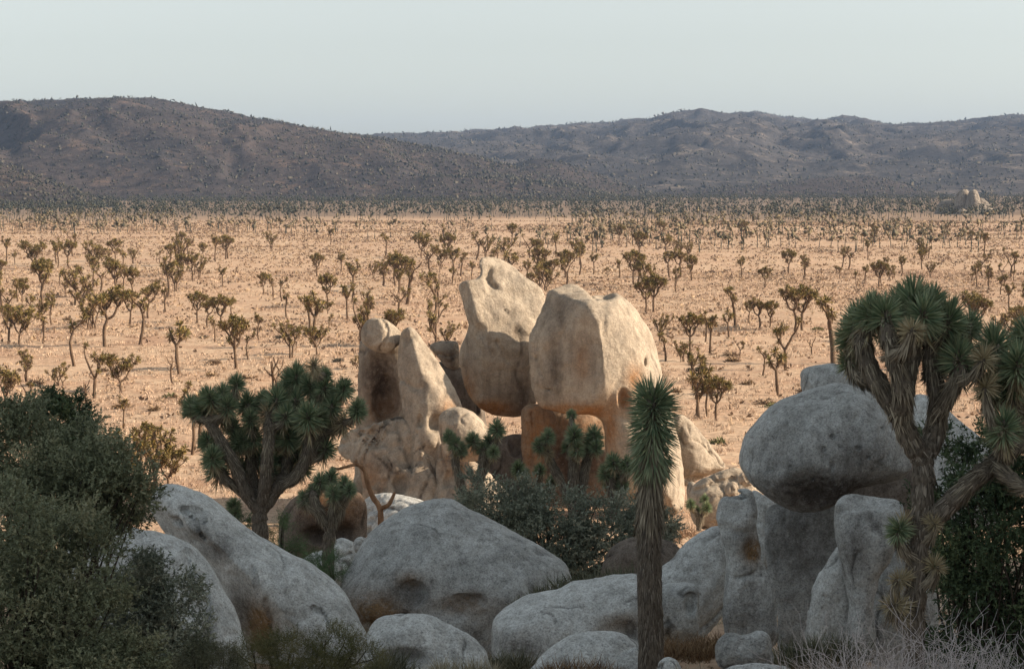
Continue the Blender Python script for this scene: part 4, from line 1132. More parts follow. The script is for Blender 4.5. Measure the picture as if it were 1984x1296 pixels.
# ------------------------------------------------------------------ near joshua trees
ROS = []
for i in range(6):
    rng = np.random.RandomState(300 + i)
    v, q, t, a = join(rosette(400, rng, 0.062, 2.0, 50, core=0.10, z0=0.15, z1=-0.55))
    me = mesh_np('leaf_rosette', v, q, t, a); me.materials.append(M['yucca']); ROS.append(me)
ROSD = []
for i in range(2):      # dying, straw-coloured tufts
    rng = np.random.RandomState(330 + i)
    ps = rosette(170, rng, 0.05, 2.2, 80, core=0.10, z0=0.1, z1=-0.5)
    v, q, t, a = join(ps); a['age'] = np.clip(0.8 + 0.3 * rng.rand(len(a['age'])), 0, 1)
    me = mesh_np('leaf_rosette', v, q, t, a); me.materials.append(M['yucca']); ROSD.append(me)

def thatch_on(path, rad, per_m, ln, wd, flare, rng, mat_age=0.0):
    seg = np.linalg.norm(np.diff(path, axis=0), axis=1); L = seg.sum()
    n = max(int(L * per_m), 6)
    s = np.concatenate([[0], np.cumsum(seg)])
    u = rng.rand(n) * L
    P = np.stack([np.interp(u, s, path[:, k]) for k in range(3)], 1)
    tan = norm(np.gradient(path, axis=0)); Tn = norm(np.stack([np.interp(u, s, tan[:, k]) for k in range(3)], 1))
    r = np.interp(u, s, rad)
    rv = norm(np.cross(Tn, norm(rng.randn(n, 3))))
    base = P + rv * r[:, None] * 0.85
    d = -Tn + rv * (flare * rng.uniform(0.4, 1.5, n))[:, None] + rng.randn(n, 3) * 0.10
    return blades(base, d, ln * rng.uniform(0.6, 1.25, n), np.full(n, wd) * rng.uniform(0.7, 1.3, n), np.full(n, 0.05), rng, side_hint=rv)

def joshua_near(label, base, Z, limbs, heads, leaf, seed, flake=500, bark_r=0.0, extra=None, dead_len=0.17, group=None, thick=1.0, headk=1.0):
    """limbs: (points [(px, py, depth offset m)], r0 px, r1 px, bare fraction); heads: (px, py, radius px, kind)"""
    rng = np.random.RandomState(seed)
    root = empty('joshua_tree', at(base[0], base[1], Z))
    inv = -np.array(root.location)
    s = Z / F
    wood, th, fl = [], [], []
    cand, candr = [], []
    for pts, r0, r1, bare in limbs:
        P = np.array([at(x, y, Z + d) for x, y, d in pts]) + inv
        path = spline(P, 7)
        rad = np.linspace(r0, r1, len(path)) * s * thick
        rad = rad * (1 + 0.10 * np.sin(np.arange(len(path)) * 1.3 + seed))
        wood.append(tube(path, rad, 11, rng, 0.10))
        k = int(len(path) * bare)
        if k < len(path) - 2: th.append(thatch_on(path[k:], rad[k:], 950, dead_len, 0.010, 0.20, rng))
        if k > 2: fl.append(thatch_on(path[:k + 2], rad[:k + 2], flake, 0.11, 0.014, 0.13, rng))
        cand.append(path); candr.append(rad)
    cand = np.concatenate(cand); candr = np.concatenate(candr)
    hs_ = []
    for hd in heads:
        px, py, rp, kind = hd[:4]
        dz = hd[4] if len(hd) > 4 else rng.uniform(-0.4, 0.35)
        p = at(px, py, Z + dz) + inv
        hs_.append((p, rp * s, kind, hd[5] if len(hd) > 5 else None))
    hs_.sort(key=lambda q: q[0][2])
    for p, r, kind, dirn in hs_:
        dz = cand[:, 2] - p[2]
        cost = np.linalg.norm(cand - p, axis=1) + np.where(dz > -0.9 * r, 3.0 + dz, 0)
        j = int(np.argmin(cost))
        c = cand[j]
        mid = c * 0.5 + p * 0.5 + np.array([0, 0, -0.12 * np.linalg.norm(p - c)])
        mid[:2] += (p - c)[:2] * 0.18
        path = spline([c, mid, p], 6)
        tdir = norm(path[-1] - path[-4])
        tdir = norm(tdir + np.array([0, -0.15, 0.6]))
        if dirn is not None: tdir = norm(np.array(dirn, float))
        rr = min(candr[j] * 0.8, 0.30 * r)
        rad = np.linspace(rr, 0.17 * r, len(path))
        wood.append(tube(path, rad, 9, rng, 0.1))
        th.append(thatch_on(path, rad + 0.012, 950, dead_len, 0.010, 0.22, rng))
        cand = np.concatenate([cand, path[2:-2]]); candr = np.concatenate([candr, rad[2:-2]])
        me = ROSD[rng.randint(2)] if kind == 1 else ROS[rng.randint(6)]
        o = link('leaf_rosette', me, None, root)
        o.location = p
        q = Vector(tdir).to_track_quat('Z', 'Y'); e = q.to_matrix() @ Matrix.Rotation(rng.rand() * 6.28, 3, 'Z')
        o.rotation_euler = e.to_euler()
        k = r * headk * rng.uniform(0.84, 1.05)
        o.scale = (k, k, k)
        if kind == 1: o['label'] = 'withered straw-coloured leaf tuft'
    V, Q, T, A = join(wood)
    link('trunk', mesh_np('trunk', V, Q, T, A, smooth=True), M['bark'], root)
    V, Q, T, A = join(th)
    link('dead_leaf_thatch', mesh_np('dead_leaf_thatch', V, Q, T, A), M['thatch'], root)
    if fl:
        V, Q, T, A = join(fl)
        link('bark_flakes', mesh_np('bark_flakes', V, Q, T, A), M['bark_flake'], root)
    tag(root, label, 'joshua tree', group)
    return root

# the forked tree at right
joshua_near('large shaggy joshua tree with a forked trunk beside the balanced boulder', (1770, 1560), 16,
    [([(1768, 1580, 0), (1770, 1400, 0), (1770, 1260, 0), (1772, 1180, 0), (1778, 1090, 0), (1786, 1000, 0), (1790, 930, 0), (1787, 880, 0)], 25, 25, 1.0),
     ([(1787, 885, 0), (1762, 850, -.05), (1740, 800, -.1), (1706, 750, -.1), (1680, 700, -.05), (1670, 645, 0)], 27, 20, 0.25),
     ([(1745, 812, -.1), (1748, 760, -.25), (1732, 695, -.3), (1718, 635, -.3)], 24, 18, 0.1),
     ([(1752, 780, 0), (1758, 735, .1), (1768, 690, .1), (1770, 650, .05)], 22, 18, 0.0),
     ([(1787, 885, 0), (1808, 848, .05), (1818, 785, .05), (1812, 735, .05), (1803, 690, .1), (1808, 635, .1)], 27, 19, 0.3),
     ([(1817, 800, 0), (1842, 760, -.1), (1860, 720, -.15), (1862, 706, -.15)], 22, 15, 0.1),
     ([(1788, 1030, 0), (1815, 1000, -.05), (1850, 965, -.1), (1890, 928, -.1), (1925, 900, 0), (1950, 875, .1), (1960, 830, .1), (1962, 760, .1)], 25, 18, 0.35),
     ([(1925, 902, 0), (1955, 925, -.2), (1990, 945, -.3), (2040, 940, -.35)], 18, 15, 0.0),
     ([(1945, 880, 0), (1990, 850, .1), (2020, 800, .1)], 18, 15, 0.0)],
    [(1769, 575, 62, 0, .1), (1745, 585, 55, 0, .3), (1805, 583, 58, 0, .2), (1690, 596, 55, 0, -.1), (1662, 615, 52, 0, .1), (1650, 640, 48, 0, .3), (1840, 612, 58, 0, 0),
     (1769, 640, 46, 1, -.55, (0.0, -0.9, 0.25)), (1645, 690, 44, 0, .35), (1715, 600, 55, 0, -.2), (1790, 600, 55, 0, -.2), (1858, 682, 56, 0, -.1), (1838, 668, 50, 0, .3), (1926, 660, 58, 0, 0),
     (1905, 700, 38, 1, -.3, (-.2, -.8, -.3)), (1972, 695, 56, 0, -.2), (1920, 738, 50, 0, .1), (1907, 756, 38, 1, -.3, (-.4, -.7, -.5)), (1946, 818, 48, 0, -.3), (1960, 735, 50, 0, 0),
     (1737, 1035, 40, 0, -.1, (-.5, -.4, -.7)), (1815, 1018, 24, 1, -.15, (.5, -.5, -.4)), (1818, 1100, 32, 1, -.1, (.6, -.5, -.3)), (1735, 1125, 30, 1, -.1, (-.8, -.3, -.2)), (1725, 1172, 36, 1, -.15, (-.9, -.3, .1)),
     (1985, 760, 50, 0, .2), (1990, 640, 50, 0, .4), (1880, 625, 44, 0, .5)],
    0.25, 41, flake=1100, dead_len=0.14, thick=0.82, headk=0.95)

# the tree with many heads left of the formation
joshua_near('many-headed joshua tree standing behind the whale-backed boulder', (508, 1230), 35,
    [([(510, 1240, 0), (509, 1120, 0), (506, 1040, 0), (503, 1005, 0), (508, 975, 0)], 20, 18, 1.0),
     ([(505, 990, 0), (478, 955, -.1), (455, 902, -.2), (430, 858, -.2), (404, 815, -.2)], 17, 12, 0.45),
     ([(508, 980, 0), (513, 938, -.2), (519, 876, -.3), (521, 822, -.3)], 16, 12, 0.5),
     ([(508, 985, 0), (538, 945, 0), (574, 922, 0), (596, 876, 0), (602, 830, 0)], 17, 12, 0.4),
     ([(574, 922, 0), (605, 880, .2), (630, 840, .3), (648, 800, .3)], 13, 10, 0.2),
     ([(500, 985, 0), (490, 930, .4), (484, 880, .5), (478, 830, .5)], 14, 11, 0.4),
     ([(510, 985, 0), (550, 930, .5), (560, 870, .6), (575, 790, .6)], 14, 11, 0.4),
     ([(480, 960, 0), (440, 930, -.1), (422, 905, -.1)], 12, 10, 0.2)],
    [(396, 780, 29, 0), (370, 783, 26, 0), (404, 764, 28, 0), (443, 780, 28, 0), (459, 738, 24, 0), (479, 776, 28, 0), (537, 768, 33, 0), (519, 796, 24, 1), (596, 800, 33, 0, -.4), (575, 722, 30, 0, .4),
     (607, 704, 22, 1), (599, 741, 28, 0), (630, 744, 26, 0), (667, 748, 26, 0), (645, 780, 26, 0), (615, 762, 26, 0), (693, 788, 24, 0), (668, 812, 25, 1), (556, 798, 28, 0), (485, 806, 26, 0), (494, 842, 28, 0, .2),
     (531, 842, 26, 0, .3), (411, 880, 26, 0), (417, 902, 26, 0), (473, 846, 26, 0, .2), (633, 862, 26, 0, .3), (560, 735, 26, 0, .5), (432, 758, 26, 0, .3), (575, 770, 28, 0, .2), (640, 810, 26, 0, .4), (560, 840, 28, 0, .1), (510, 770, 26, 0, .4), (450, 820, 26, 0, .3), (590, 840, 24, 0, .1), (628, 722, 22, 0, .2), (652, 758, 22, 0, .3), (440, 870, 26, 0, .5), (500, 880, 28, 0, .6), (545, 880, 28, 0, .7), (470, 900, 24, 0, .6), (575, 870, 26, 0, .7), (520, 905, 24, 0, .7), (610, 845, 26, 0, .5), (535, 810, 28, 0, .2), (460, 850, 26, 0, .2), (430, 800, 26, 0, .1), (590, 900, 22, 0, .6), (400, 850, 22, 0, .2), (622, 800, 24, 0, 0)],
    0.28, 43, dead_len=0.17, thick=0.82, headk=1.2)

joshua_near('small joshua tree with a low round head growing by rough pale rock', (636, 1240), 33,
    [([(636, 1260, 0), (636, 1160, 0), (636, 1070, 0), (640, 1025, 0)], 13, 11, 0.9), ([(640, 1028, 0), (622, 1000, -.1), (610, 970, -.1), (606, 955, -.1)], 9, 8, 0.3),
     ([(640, 1028, 0), (645, 990, -.1), (646, 960, -.1)], 9, 8, 0.3), ([(640, 1028, 0), (658, 990, 0), (668, 955, 0)], 9, 8, 0.3)],
    [(621, 928, 26, 0), (645, 950, 27, 0, -.3), (668, 935, 25, 0), (588, 962, 21, 0), (678, 945, 22, 0), (606, 948, 24, 0), (642, 920, 24, 0, .2), (657, 962, 20, 1, -.2)], 0.25, 47, dead_len=0.2)

joshua_near('joshua tree with two stems in front of the lumpy weathered outcrop', (900, 985), 45,
    [([(905, 1000, 0), (896, 950, 0), (884, 905, 0), (882, 870, 0)], 9, 7, 0.4), ([(905, 1000, 0), (928, 940, 0), (935, 890, 0), (936, 868, 0)], 9, 7, 0.4), ([(930, 930, 0), (950, 880, .1), (962, 845, .1)], 8, 7, 0.3)],
    [(882, 855, 22, 0), (870, 842, 18, 0), (915, 848, 21, 0), (963, 826, 23, 0), (934, 865, 22, 0), (957, 872, 20, 0), (948, 850, 20, 0), (895, 868, 18, 0)], 0.25, 51)
joshua_near('joshua tree with a tall pale-tipped middle head below the big boulder', (1115, 1000), 45,
    [([(1112, 1010, 0), (1110, 940, 0), (1112, 890, 0), (1111, 840, 0)], 12, 9, 0.45), ([(1122, 1005, 0), (1128, 940, .1), (1138, 890, .1), (1150, 860, .1)], 11, 8, 0.45), ([(1108, 980, 0), (1085, 930, 0), (1065, 890, 0), (1060, 865, 0)], 10, 8, 0.3)],
    [(1107, 800, 14, 0), (1112, 838, 26, 0, -.3), (1118, 866, 24, 0, -.3), (1062, 842, 22, 0), (1043, 860, 20, 0), (1062, 872, 18, 1), (1151, 838, 24, 0), (1156, 862, 23, 0), (1137, 866, 22, 0), (1100, 862, 20, 0, .2)], 0.25, 53)
joshua_near('low joshua tree with three small heads in the thicket under the tower', (1030, 985), 46,
    [([(1030, 1000, 0), (1022, 960, 0), (1008, 925, 0)], 7, 6, 0.2), ([(1030, 1000, 0), (1042, 950, 0), (1046, 925, 0)], 7, 6, 0.2), ([(1036, 985, 0), (1058, 960, 0), (1068, 945, 0)], 7, 6, 0.2)],
    [(1004, 904, 20, 0), (1046, 906, 18, 0), (1071, 928, 18, 0), (1018, 915, 16, 0)], 0.25, 55)
joshua_near('bushy joshua tree heads close left of the single-stemmed tree', (1190, 1000), 44,
    [([(1190, 1010, 0), (1186, 960, 0), (1184, 925, 0)], 10, 8, 0.2), ([(1190, 1000, 0), (1200, 960, 0), (1205, 930, 0)], 9, 8, 0.2)],
    [(1187, 890, 22, 0), (1172, 912, 22, 0), (1198, 912, 23, 0), (1215, 895, 21, 0), (1180, 930, 20, 0), (1208, 935, 20, 0)], 0.25, 57)
joshua_near('little joshua tree with dark heads before the rough grey heap rock', (1354, 1018), 68,
    [([(1354, 1025, 0), (1352, 1000, 0), (1342, 985, 0)], 5, 4, 0.2), ([(1354, 1025, 0), (1362, 995, 0), (1366, 980, 0)], 5, 4, 0.2)],
    [(1338, 974, 15, 0), (1365, 964, 15, 0), (1370, 980, 14, 0), (1350, 985, 12, 0)], 0.25, 59)
joshua_near('young spiky yucca rosette on the back edge of the whale-backed boulder', (454, 1010), 36,
    [([(454, 1030, 0), (454, 1000, 0)], 6, 5, 0.0)], [(453, 975, 24, 0), (456, 992, 20, 0)], 0.25, 61)

# the single-stemmed tree: one long head on a bare pole
def single_stem():
    Z = 20.0; s = Z / F
    rng = np.random.RandomState(71)
    root = empty('joshua_tree', at(1262, 1490, Z))
    inv = -np.array(root.location)
    ax = spline(np.array([at(x, y, Z) for x, y in [(1262, 1500), (1261, 1250), (1259, 1150), (1258, 1050), (1260, 960), (1263, 880), (1266, 800), (1266, 762)]]) + inv, 8)
    ys = np.linspace(0, 1, len(ax))
    rad = np.interp(ys, [0, 0.5, 1], [25, 23, 14]) * s
    V, Q, T, A = tube(ax, rad, 16, rng, 0.07)
    link('trunk', mesh_np('trunk', V, Q, T, A, smooth=True), M['bark'], root)
    k = int(len(ax) * 0.57)
    V, Q, T, A = thatch_on(ax[:k], rad[:k], 3600, 0.16, 0.009, 0.09, rng)
    link('bark_flakes', mesh_np('bark_flakes', V, Q, T, A), M['bark_flake'], root)
    d0, d1 = int(len(ax) * 0.50), int(len(ax) * 0.80)
    V, Q, T, A = thatch_on(ax[d0:d1], rad[d0:d1], 2000, 0.24, 0.014, 0.22, rng)
    link('dead_leaf_thatch', mesh_np('dead_leaf_thatch', V, Q, T, A), M['thatch'], root)
    # green leaves from the crown down the stem, turning from upright to drooping
    n = 1500
    u = rng.rand(n) ** 0.85
    ytop, ybot = 1.0, 0.66
    yy = ytop + (ybot - ytop) * u
    P = np.stack([np.interp(yy, ys, ax[:, c]) for c in range(3)], 1); r = np.interp(yy, ys, rad)
    th = rng.rand(n) * 6.283
    rv = np.stack([np.cos(th), np.sin(th), 0 * th], 1)
    phi = np.interp(u, [0, 0.12, 0.3, 0.6, 1.0], [0.25, 0.9, 1.45, 1.95, 2.5]) + rng.randn(n) * 0.22
    d = rv * np.sin(phi)[:, None] + np.array([0, 0, 1.0]) * np.cos(phi)[:, None]
    v, q, t, a = blades(P + rv * r[:, None] * 0.8, d, 0.235 * rng.uniform(0.8, 1.15, n), np.full(n, 0.0135), 0.12 * u, rng,
                        age=np.clip((u - 0.86) * 5, 0, 1) * rng.rand(n))
    link('leaf_rosette', mesh_np('leaf_rosette', v, q, t, a), M['yucca'], root)
    tag(root, 'single-stemmed joshua tree, a bare pole topped by one long green spiky head', 'joshua tree')
single_stem()

# ------------------------------------------------------------------ bushes
def bush(name, label, cat, base, Z, lobes, mat, seed, sprigs=2500, leaf=0.022, per=12, slen=0.13, wood='wood_dark', tw=24, tr=0.02, asp=0.8, group=None):
    """lobes: (px, py, rx px, ry px, depth offset m, depth radius m); foliage as leafy sprigs scattered through each lobe"""
    rng = np.random.RandomState(seed)
    s = Z / F
    root = empty(name, at(base[0], base[1], Z))
    inv = -np.array(root.location)
    area = np.array([l[2] * l[3] for l in lobes], float); area /= area.sum()
    B, D, CT = [], [], []
    wood_parts = []
    for l, a in zip(lobes, area):
        c = at(l[0], l[1], Z + l[4]) + inv
        n = max(int(sprigs * a), 20)
        # sub-clumps on the lobe
        m = max(int(n / 40), 5)
        cd = norm(rng.randn(m, 3)); cr = rng.uniform(0.45, 1.0, (m, 1)) ** 0.6
        ext = np.array([l[2] * s, l[5], l[3] * s])
        cc = cd * cr * ext
        k = rng.randint(0, m, n)
        spread = ext * 0.17
        p = cc[k] + rng.randn(n, 3) * spread
        out = norm(p / ext * np.array([1, 1, 1]))
        D.append(norm(out * 0.8 + rng.randn(n, 3) * 0.6 + np.array([0, 0, 0.35])))
        B.append(p + c); CT.append(rng.rand(m)[k])
        o = np.array([0, 0, 0.0])
        for j in range(min(m, tw // 3)):
            e = cc[j] + c
            mid = (o + e) * 0.5 + rng.randn(3) * 0.12 * np.linalg.norm(e - o) * 0.6
            path = spline([o, mid, e], 4)
            wood_parts.append(tube(path, np.linspace(tr, tr * 0.2, len(path)), 4, rng, 0.1))
    B = np.concatenate(B); D = np.concatenate(D)
    n = len(B)
    t = np.tile(np.linspace(0.1, 1, per), n)
    Bp = np.repeat(B, per, 0) + np.repeat(D, per, 0) * (t * slen * np.repeat(rng.uniform(0.6, 1.2, n), per))[:, None]
    ld = norm(np.repeat(D, per, 0) * 0.6 + rng.randn(n * per, 3) * 0.8)
    ll = leaf * rng.uniform(0.6, 1.3, n * per)[:, None]
    sd = norm(np.cross(ld, rng.randn(n * per, 3))) * ll * asp * 0.5
    V = np.stack([Bp - sd * 0.8, Bp + sd * 0.8, Bp + ld * ll * 1.25], 1).reshape(-1, 3)
    Q = np.arange(n * per * 3).reshape(-1, 3)
    rn = np.clip(np.repeat(0.5 * np.concatenate(CT) + 0.3 * rng.rand(n), per) + rng.rand(n * per) * 0.2, 0, 1)
    link('foliage', mesh_np('foliage', V, tris=Q, attrs={'rnd': np.repeat(rn, 3)}), M[mat], root)
    V, Q, T, A = join(wood_parts)
    link('stems', mesh_np('stems', V, Q, T, A, smooth=True), M[wood], root)
    tag(root, label, cat, group)
    return root

bush('scrub_oak', 'dense dark green bush filling the slope left of the ribbed boulder', 'bush', (60, 1420), 17,
     [(50, 880, 95, 85, .5, .5), (150, 905, 95, 85, .3, .45), (215, 940, 90, 75, .1, .4), (20, 820, 60, 50, .6, .4), (110, 960, 120, 80, .0, .4), (255, 965, 45, 40, .1, .25), (60, 1010, 120, 60, .1, .4), (190, 1000, 80, 40, .2, .3)], 'oak', 81, sprigs=6800, leaf=0.024, per=13, slen=0.12)
bush('scrub_oak', 'grey-green leafy bush at the very foot of the slope under the dark bush', 'bush', (40, 1420), 15,
     [(40, 1040, 90, 95, 0, .4), (130, 1080, 100, 90, 0, .4), (40, 1190, 110, 100, -.1, .4), (160, 1220, 110, 90, 0, .4), (90, 1290, 160, 70, -.2, .4), (230, 1290, 90, 60, -.1, .3), (90, 1130, 130, 70, .3, .4), (100, 1380, 180, 60, -.2, .4)], 'oak', 82, sprigs=7600, leaf=0.022, per=13, slen=0.12)
bush('scrub_oak', 'dark green bush spilling over the lower part of the ribbed boulder', 'bush', (300, 1420), 18,
     [(265, 1130, 65, 55, 0, .3), (315, 1170, 75, 70, 0, .35), (240, 1190, 90, 80, .2, .35), (345, 1240, 60, 60, -.1, .3), (270, 1270, 100, 70, -.1, .3), (290, 1340, 120, 60, -.1, .3)], 'oak_grey', 83, sprigs=6000, leaf=0.024, per=13, slen=0.11)
bush('juniper', 'blackish-green juniper bush with jagged top beside the dark green bush', 'bush', (140, 960), 38,
     [(105, 800, 22, 40, 0, .3), (135, 800, 35, 32, 0, .4), (150, 845, 38, 45, 0, .4), (175, 840, 20, 20, 0, .2), (120, 880, 60, 50, 0, .4)], 'juniper', 84, sprigs=1800, leaf=0.05, per=12, slen=0.2)
bush('scrub_oak', 'wide grey-green thicket in front of the yuccas under the big boulder', 'bush', (1080, 1130), 39,
     [(940, 970, 60, 45, 0, .6), (1000, 990, 75, 52, -.2, .6), (1080, 1005, 80, 52, 0, .7), (1170, 1015, 75, 52, -.1, .7), (1060, 1050, 110, 50, -.4, .6), (1190, 1050, 80, 40, -.3, .6), (960, 1000, 50, 35, -.2, .4), (1040, 1095, 90, 36, -.5, .5), (1140, 1095, 110, 40, -.5, .5), (1240, 1075, 60, 40, -.3, .4)], 'oak_grey', 85, sprigs=6400, leaf=0.045, per=12, slen=0.22, tr=0.03)
bush('scrub_oak', 'sparse grey thicket right of the single-stemmed tree', 'bush', (1290, 1090), 42,
     [(1285, 1010, 35, 40, 0, .4), (1300, 1060, 40, 35, 0, .4), (1240, 1010, 40, 45, .2, .4)], 'oak_grey', 86, sprigs=1100, leaf=0.045, per=12, slen=0.22, tr=0.03)
bush('scrub_oak', 'near-black thicket behind the forked joshua tree', 'bush', (1900, 1420), 20.5,
     [(1890, 900, 80, 70, 0, .5), (1950, 980, 90, 90, 0, .5), (1880, 1010, 90, 90, .2, .5), (1930, 1110, 110, 90, 0, .5), (1840, 860, 50, 40, .3, .4), (1990, 880, 60, 70, 0, .5), (1870, 1120, 60, 70, .2, .4), (1900, 1210, 110, 70, .2, .5), (1985, 1180, 70, 90, .1, .4), (1880, 1300, 130, 80, .2, .5)], 'juniper', 87, sprigs=7000, leaf=0.032, per=12, slen=0.15)
bush('broom_shrub', 'fresh green feathery shrub beside the trunk of the many-headed tree', 'shrub', (545, 1090), 36,
     [(545, 1040, 24, 34, 0, .3), (535, 1060, 26, 26, 0, .3), (468, 1005, 20, 24, .2, .25), (560, 1060, 20, 24, 0, .2)], 'fresh', 88, sprigs=900, leaf=0.05, per=10, slen=0.25, asp=0.15, wood='wood_dark')
bush('broom_shrub', 'green shrub between the whale-backed and the cone-shaped boulders', 'shrub', (650, 1170), 31,
     [(640, 1110, 40, 26, 0, .3), (665, 1130, 30, 30, 0, .3), (620, 1095, 24, 18, .1, .2)], 'fresh', 89, sprigs=900, leaf=0.045, per=10, slen=0.22, asp=0.15)
bush('olive_shrub', 'yellowish olive shrub at the foot of the whale-backed boulder', 'shrub', (560, 1420), 19,
     [(480, 1275, 60, 34, 0, .3), (560, 1262, 50, 34, 0, .3), (640, 1262, 55, 38, 0, .3), (700, 1285, 40, 34, 0, .3), (600, 1290, 70, 30, -.1, .3)], 'olive', 90, sprigs=3200, leaf=0.028, per=10, slen=0.14, asp=0.2)
bush('olive_shrub', 'pale sage shrub at the foot of the ribbed boulder', 'shrub', (400, 1420), 17,
     [(390, 1290, 45, 30, 0, .25), (440, 1290, 36, 26, 0, .2), (360, 1300, 30, 26, 0, .2)], 'grass_grey', 91, sprigs=1400, leaf=0.026, per=10, slen=0.12, asp=0.25)

# ------------------------------------------------------------------ grasses and twiggy shrubs of the foreground
def tuft(name, label, cat, Z, spots, mat, seed, blade=0.3, wid=0.008, n=90, spread=0.5):
    """one clump of grass: spots are (px, py of the root, width px, height px)"""
    rng = np.random.RandomState(seed)
    s = Z / F
    p0 = at(spots[0][0], spots[0][1], Z)
    root_loc = p0
    parts = []
    for (px, py, w, hgt) in spots:
        m = int(n * w / 20)
        b = at(px, py, Z) - p0 + np.concatenate([rng.uniform(-1, 1, (m, 2)) * w * 0.5 * s, np.zeros((m, 1))], 1)
        d = norm(np.concatenate([rng.randn(m, 2) * spread, np.ones((m, 1))], 1))
        parts.append(blades(b, d, hgt * s * rng.uniform(0.5, 1.15, m), np.full(m, wid), rng.uniform(0, 0.35, m), rng))
    V, Q, T, A = join(parts)
    o = link(name, mesh_np(name, V, Q, T, A), M[mat], loc=root_loc)
    tag(o, label, cat)
    return o
tuft('dry_grass', 'pale dry grass before the scooped grey boulder', 'grass', 20, [(880, 1320, 70, 60), (930, 1318, 60, 56), (840, 1325, 50, 50)], 'straw_pale', 201)
tuft('dry_grass', 'brown weeds growing up the face of the domed boulder', 'grass', 20.3, [(1090, 1320, 60, 60), (1140, 1322, 60, 66), (1060, 1325, 40, 50), (1180, 1322, 40, 50)], 'straw_brown', 202)
tuft('dry_grass', 'russet dry grass below the square notched block', 'grass', 21.5, [(1310, 1275, 50, 50), (1350, 1280, 50, 52), (1290, 1290, 30, 40), (1370, 1275, 30, 36)], 'straw_brown', 203)
tuft('dry_grass', 'straggly pale grass round the small stone in the foreground', 'grass', 17.6, [(1340, 1335, 60, 56), (1290, 1335, 40, 40), (1390, 1330, 40, 40)], 'straw_pale', 204)
tuft('dry_grass', 'grey-green bunch grass between the dark pillar and the stepped column', 'grass', 21, [(1550, 1290, 70, 70), (1600, 1290, 70, 84), (1640, 1290, 60, 70), (1520, 1295, 40, 50)], 'grass_grey', 205, n=130)
tuft('dry_grass', 'olive weeds against the left end of the long low boulder', 'grass', 24, [(985, 1300, 50, 60), (1010, 1300, 40, 56), (950, 1300, 40, 40)], 'grass_grey', 206)
tuft('dry_grass', 'green weeds against the scooped front of the rounded grey boulder', 'grass', 21.5, [(735, 1315, 40, 76), (760, 1315, 50, 80), (790, 1318, 40, 50)], 'grass_grey', 207)
tuft('dry_grass', 'grass patch between the cone-shaped and the long low boulders', 'grass', 29.5, [(1060, 1160, 60, 36), (1110, 1150, 70, 50), (1160, 1145, 70, 60), (1210, 1140, 60, 60), (1010, 1180, 40, 30)], 'grass_grey', 208, wid=0.012)
tuft('dry_grass', 'brown grass in the bare gap between notched block and bottle-necked pillar', 'grass', 24, [(1375, 1262, 50, 46), (1400, 1255, 40, 40), (1355, 1270, 40, 44), (1330, 1268, 40, 40), (1290, 1262, 40, 36)], 'straw_brown', 214, n=120)
tuft('dry_grass', 'sunlit straw tussocks at the right foot of the big boulder', 'grass', 75, [(1300, 1050, 40, 40), (1330, 1040, 30, 40), (1350, 1045, 30, 26), (1270, 1050, 30, 40)], 'straw', 209, wid=0.03)

tuft('dry_grass', 'olive grass at the foot of the scooped grey boulder and the whale-backed one', 'grass', 20.5, [(690, 1370, 70, 90), (740, 1372, 60, 80), (650, 1372, 60, 80)], 'grass_grey', 210)
tuft('dry_grass', 'tan grass clump below the long low boulder', 'grass', 19.5, [(960, 1385, 80, 90), (1010, 1388, 60, 90), (910, 1390, 60, 70)], 'straw_brown', 211)
tuft('dry_grass', 'grey grass clump before the squarish notched block', 'grass', 18.5, [(1340, 1410, 60, 110), (1380, 1405, 50, 100), (1430, 1400, 60, 80)], 'grass_grey', 212)
tuft('dry_grass', 'long grey-brown grass before the stepped column', 'grass', 17, [(1540, 1420, 80, 140), (1600, 1420, 90, 170), (1650, 1425, 60, 150), (1490, 1420, 60, 110)], 'straw_brown', 213, n=120, spread=0.4)

def twig_shrub(label, Z, base, w, hgt, n, mat, seed, r=0.006):
    rng = np.random.RandomState(seed)
    s = Z / F
    loc = at(base[0], base[1], Z)
    parts = []
    def grow(p, d, ln, rad, lev):
        e = p + norm(d) * ln
        mid = (p + e) / 2 + rng.randn(3) * ln * 0.10
        parts.append(tube(np.array([p, mid, e]), np.array([rad, rad * 0.85, rad * 0.65]), 3, rng))
        if lev < 3:
            for i in range(rng.randint(2, 4)):
                grow(e if i else mid, norm(d) + rng.randn(3) * 0.55, ln * rng.uniform(0.5, 0.85), rad * 0.6, lev + 1)
    for i in range(n):
        b = np.array([rng.uniform(-1, 1) * w * 0.5 * s, rng.uniform(-0.4, 0.4), 0])
        d = np.array([rng.randn() * 0.5, rng.randn() * 0.4, 1.0])
        grow(b, d, hgt * s * rng.uniform(0.28, 0.45), r, 0)
    V, Q, T, A = join(parts)
    o = link('twig_shrub', mesh_np('twig_shrub', V, Q, T, A), M[mat], loc=loc)
    tag(o, label, 'shrub')
twig_shrub('pale leafless twiggy shrub in front of the forked joshua tree', 11.5, (1850, 1500), 400, 330, 190, 'twig_pale', 221, 0.006)
twig_shrub('thin pale twiggy shrub at the foot of the stepped column', 13, (1660, 1480), 150, 270, 60, 'twig_pale', 222, 0.005)

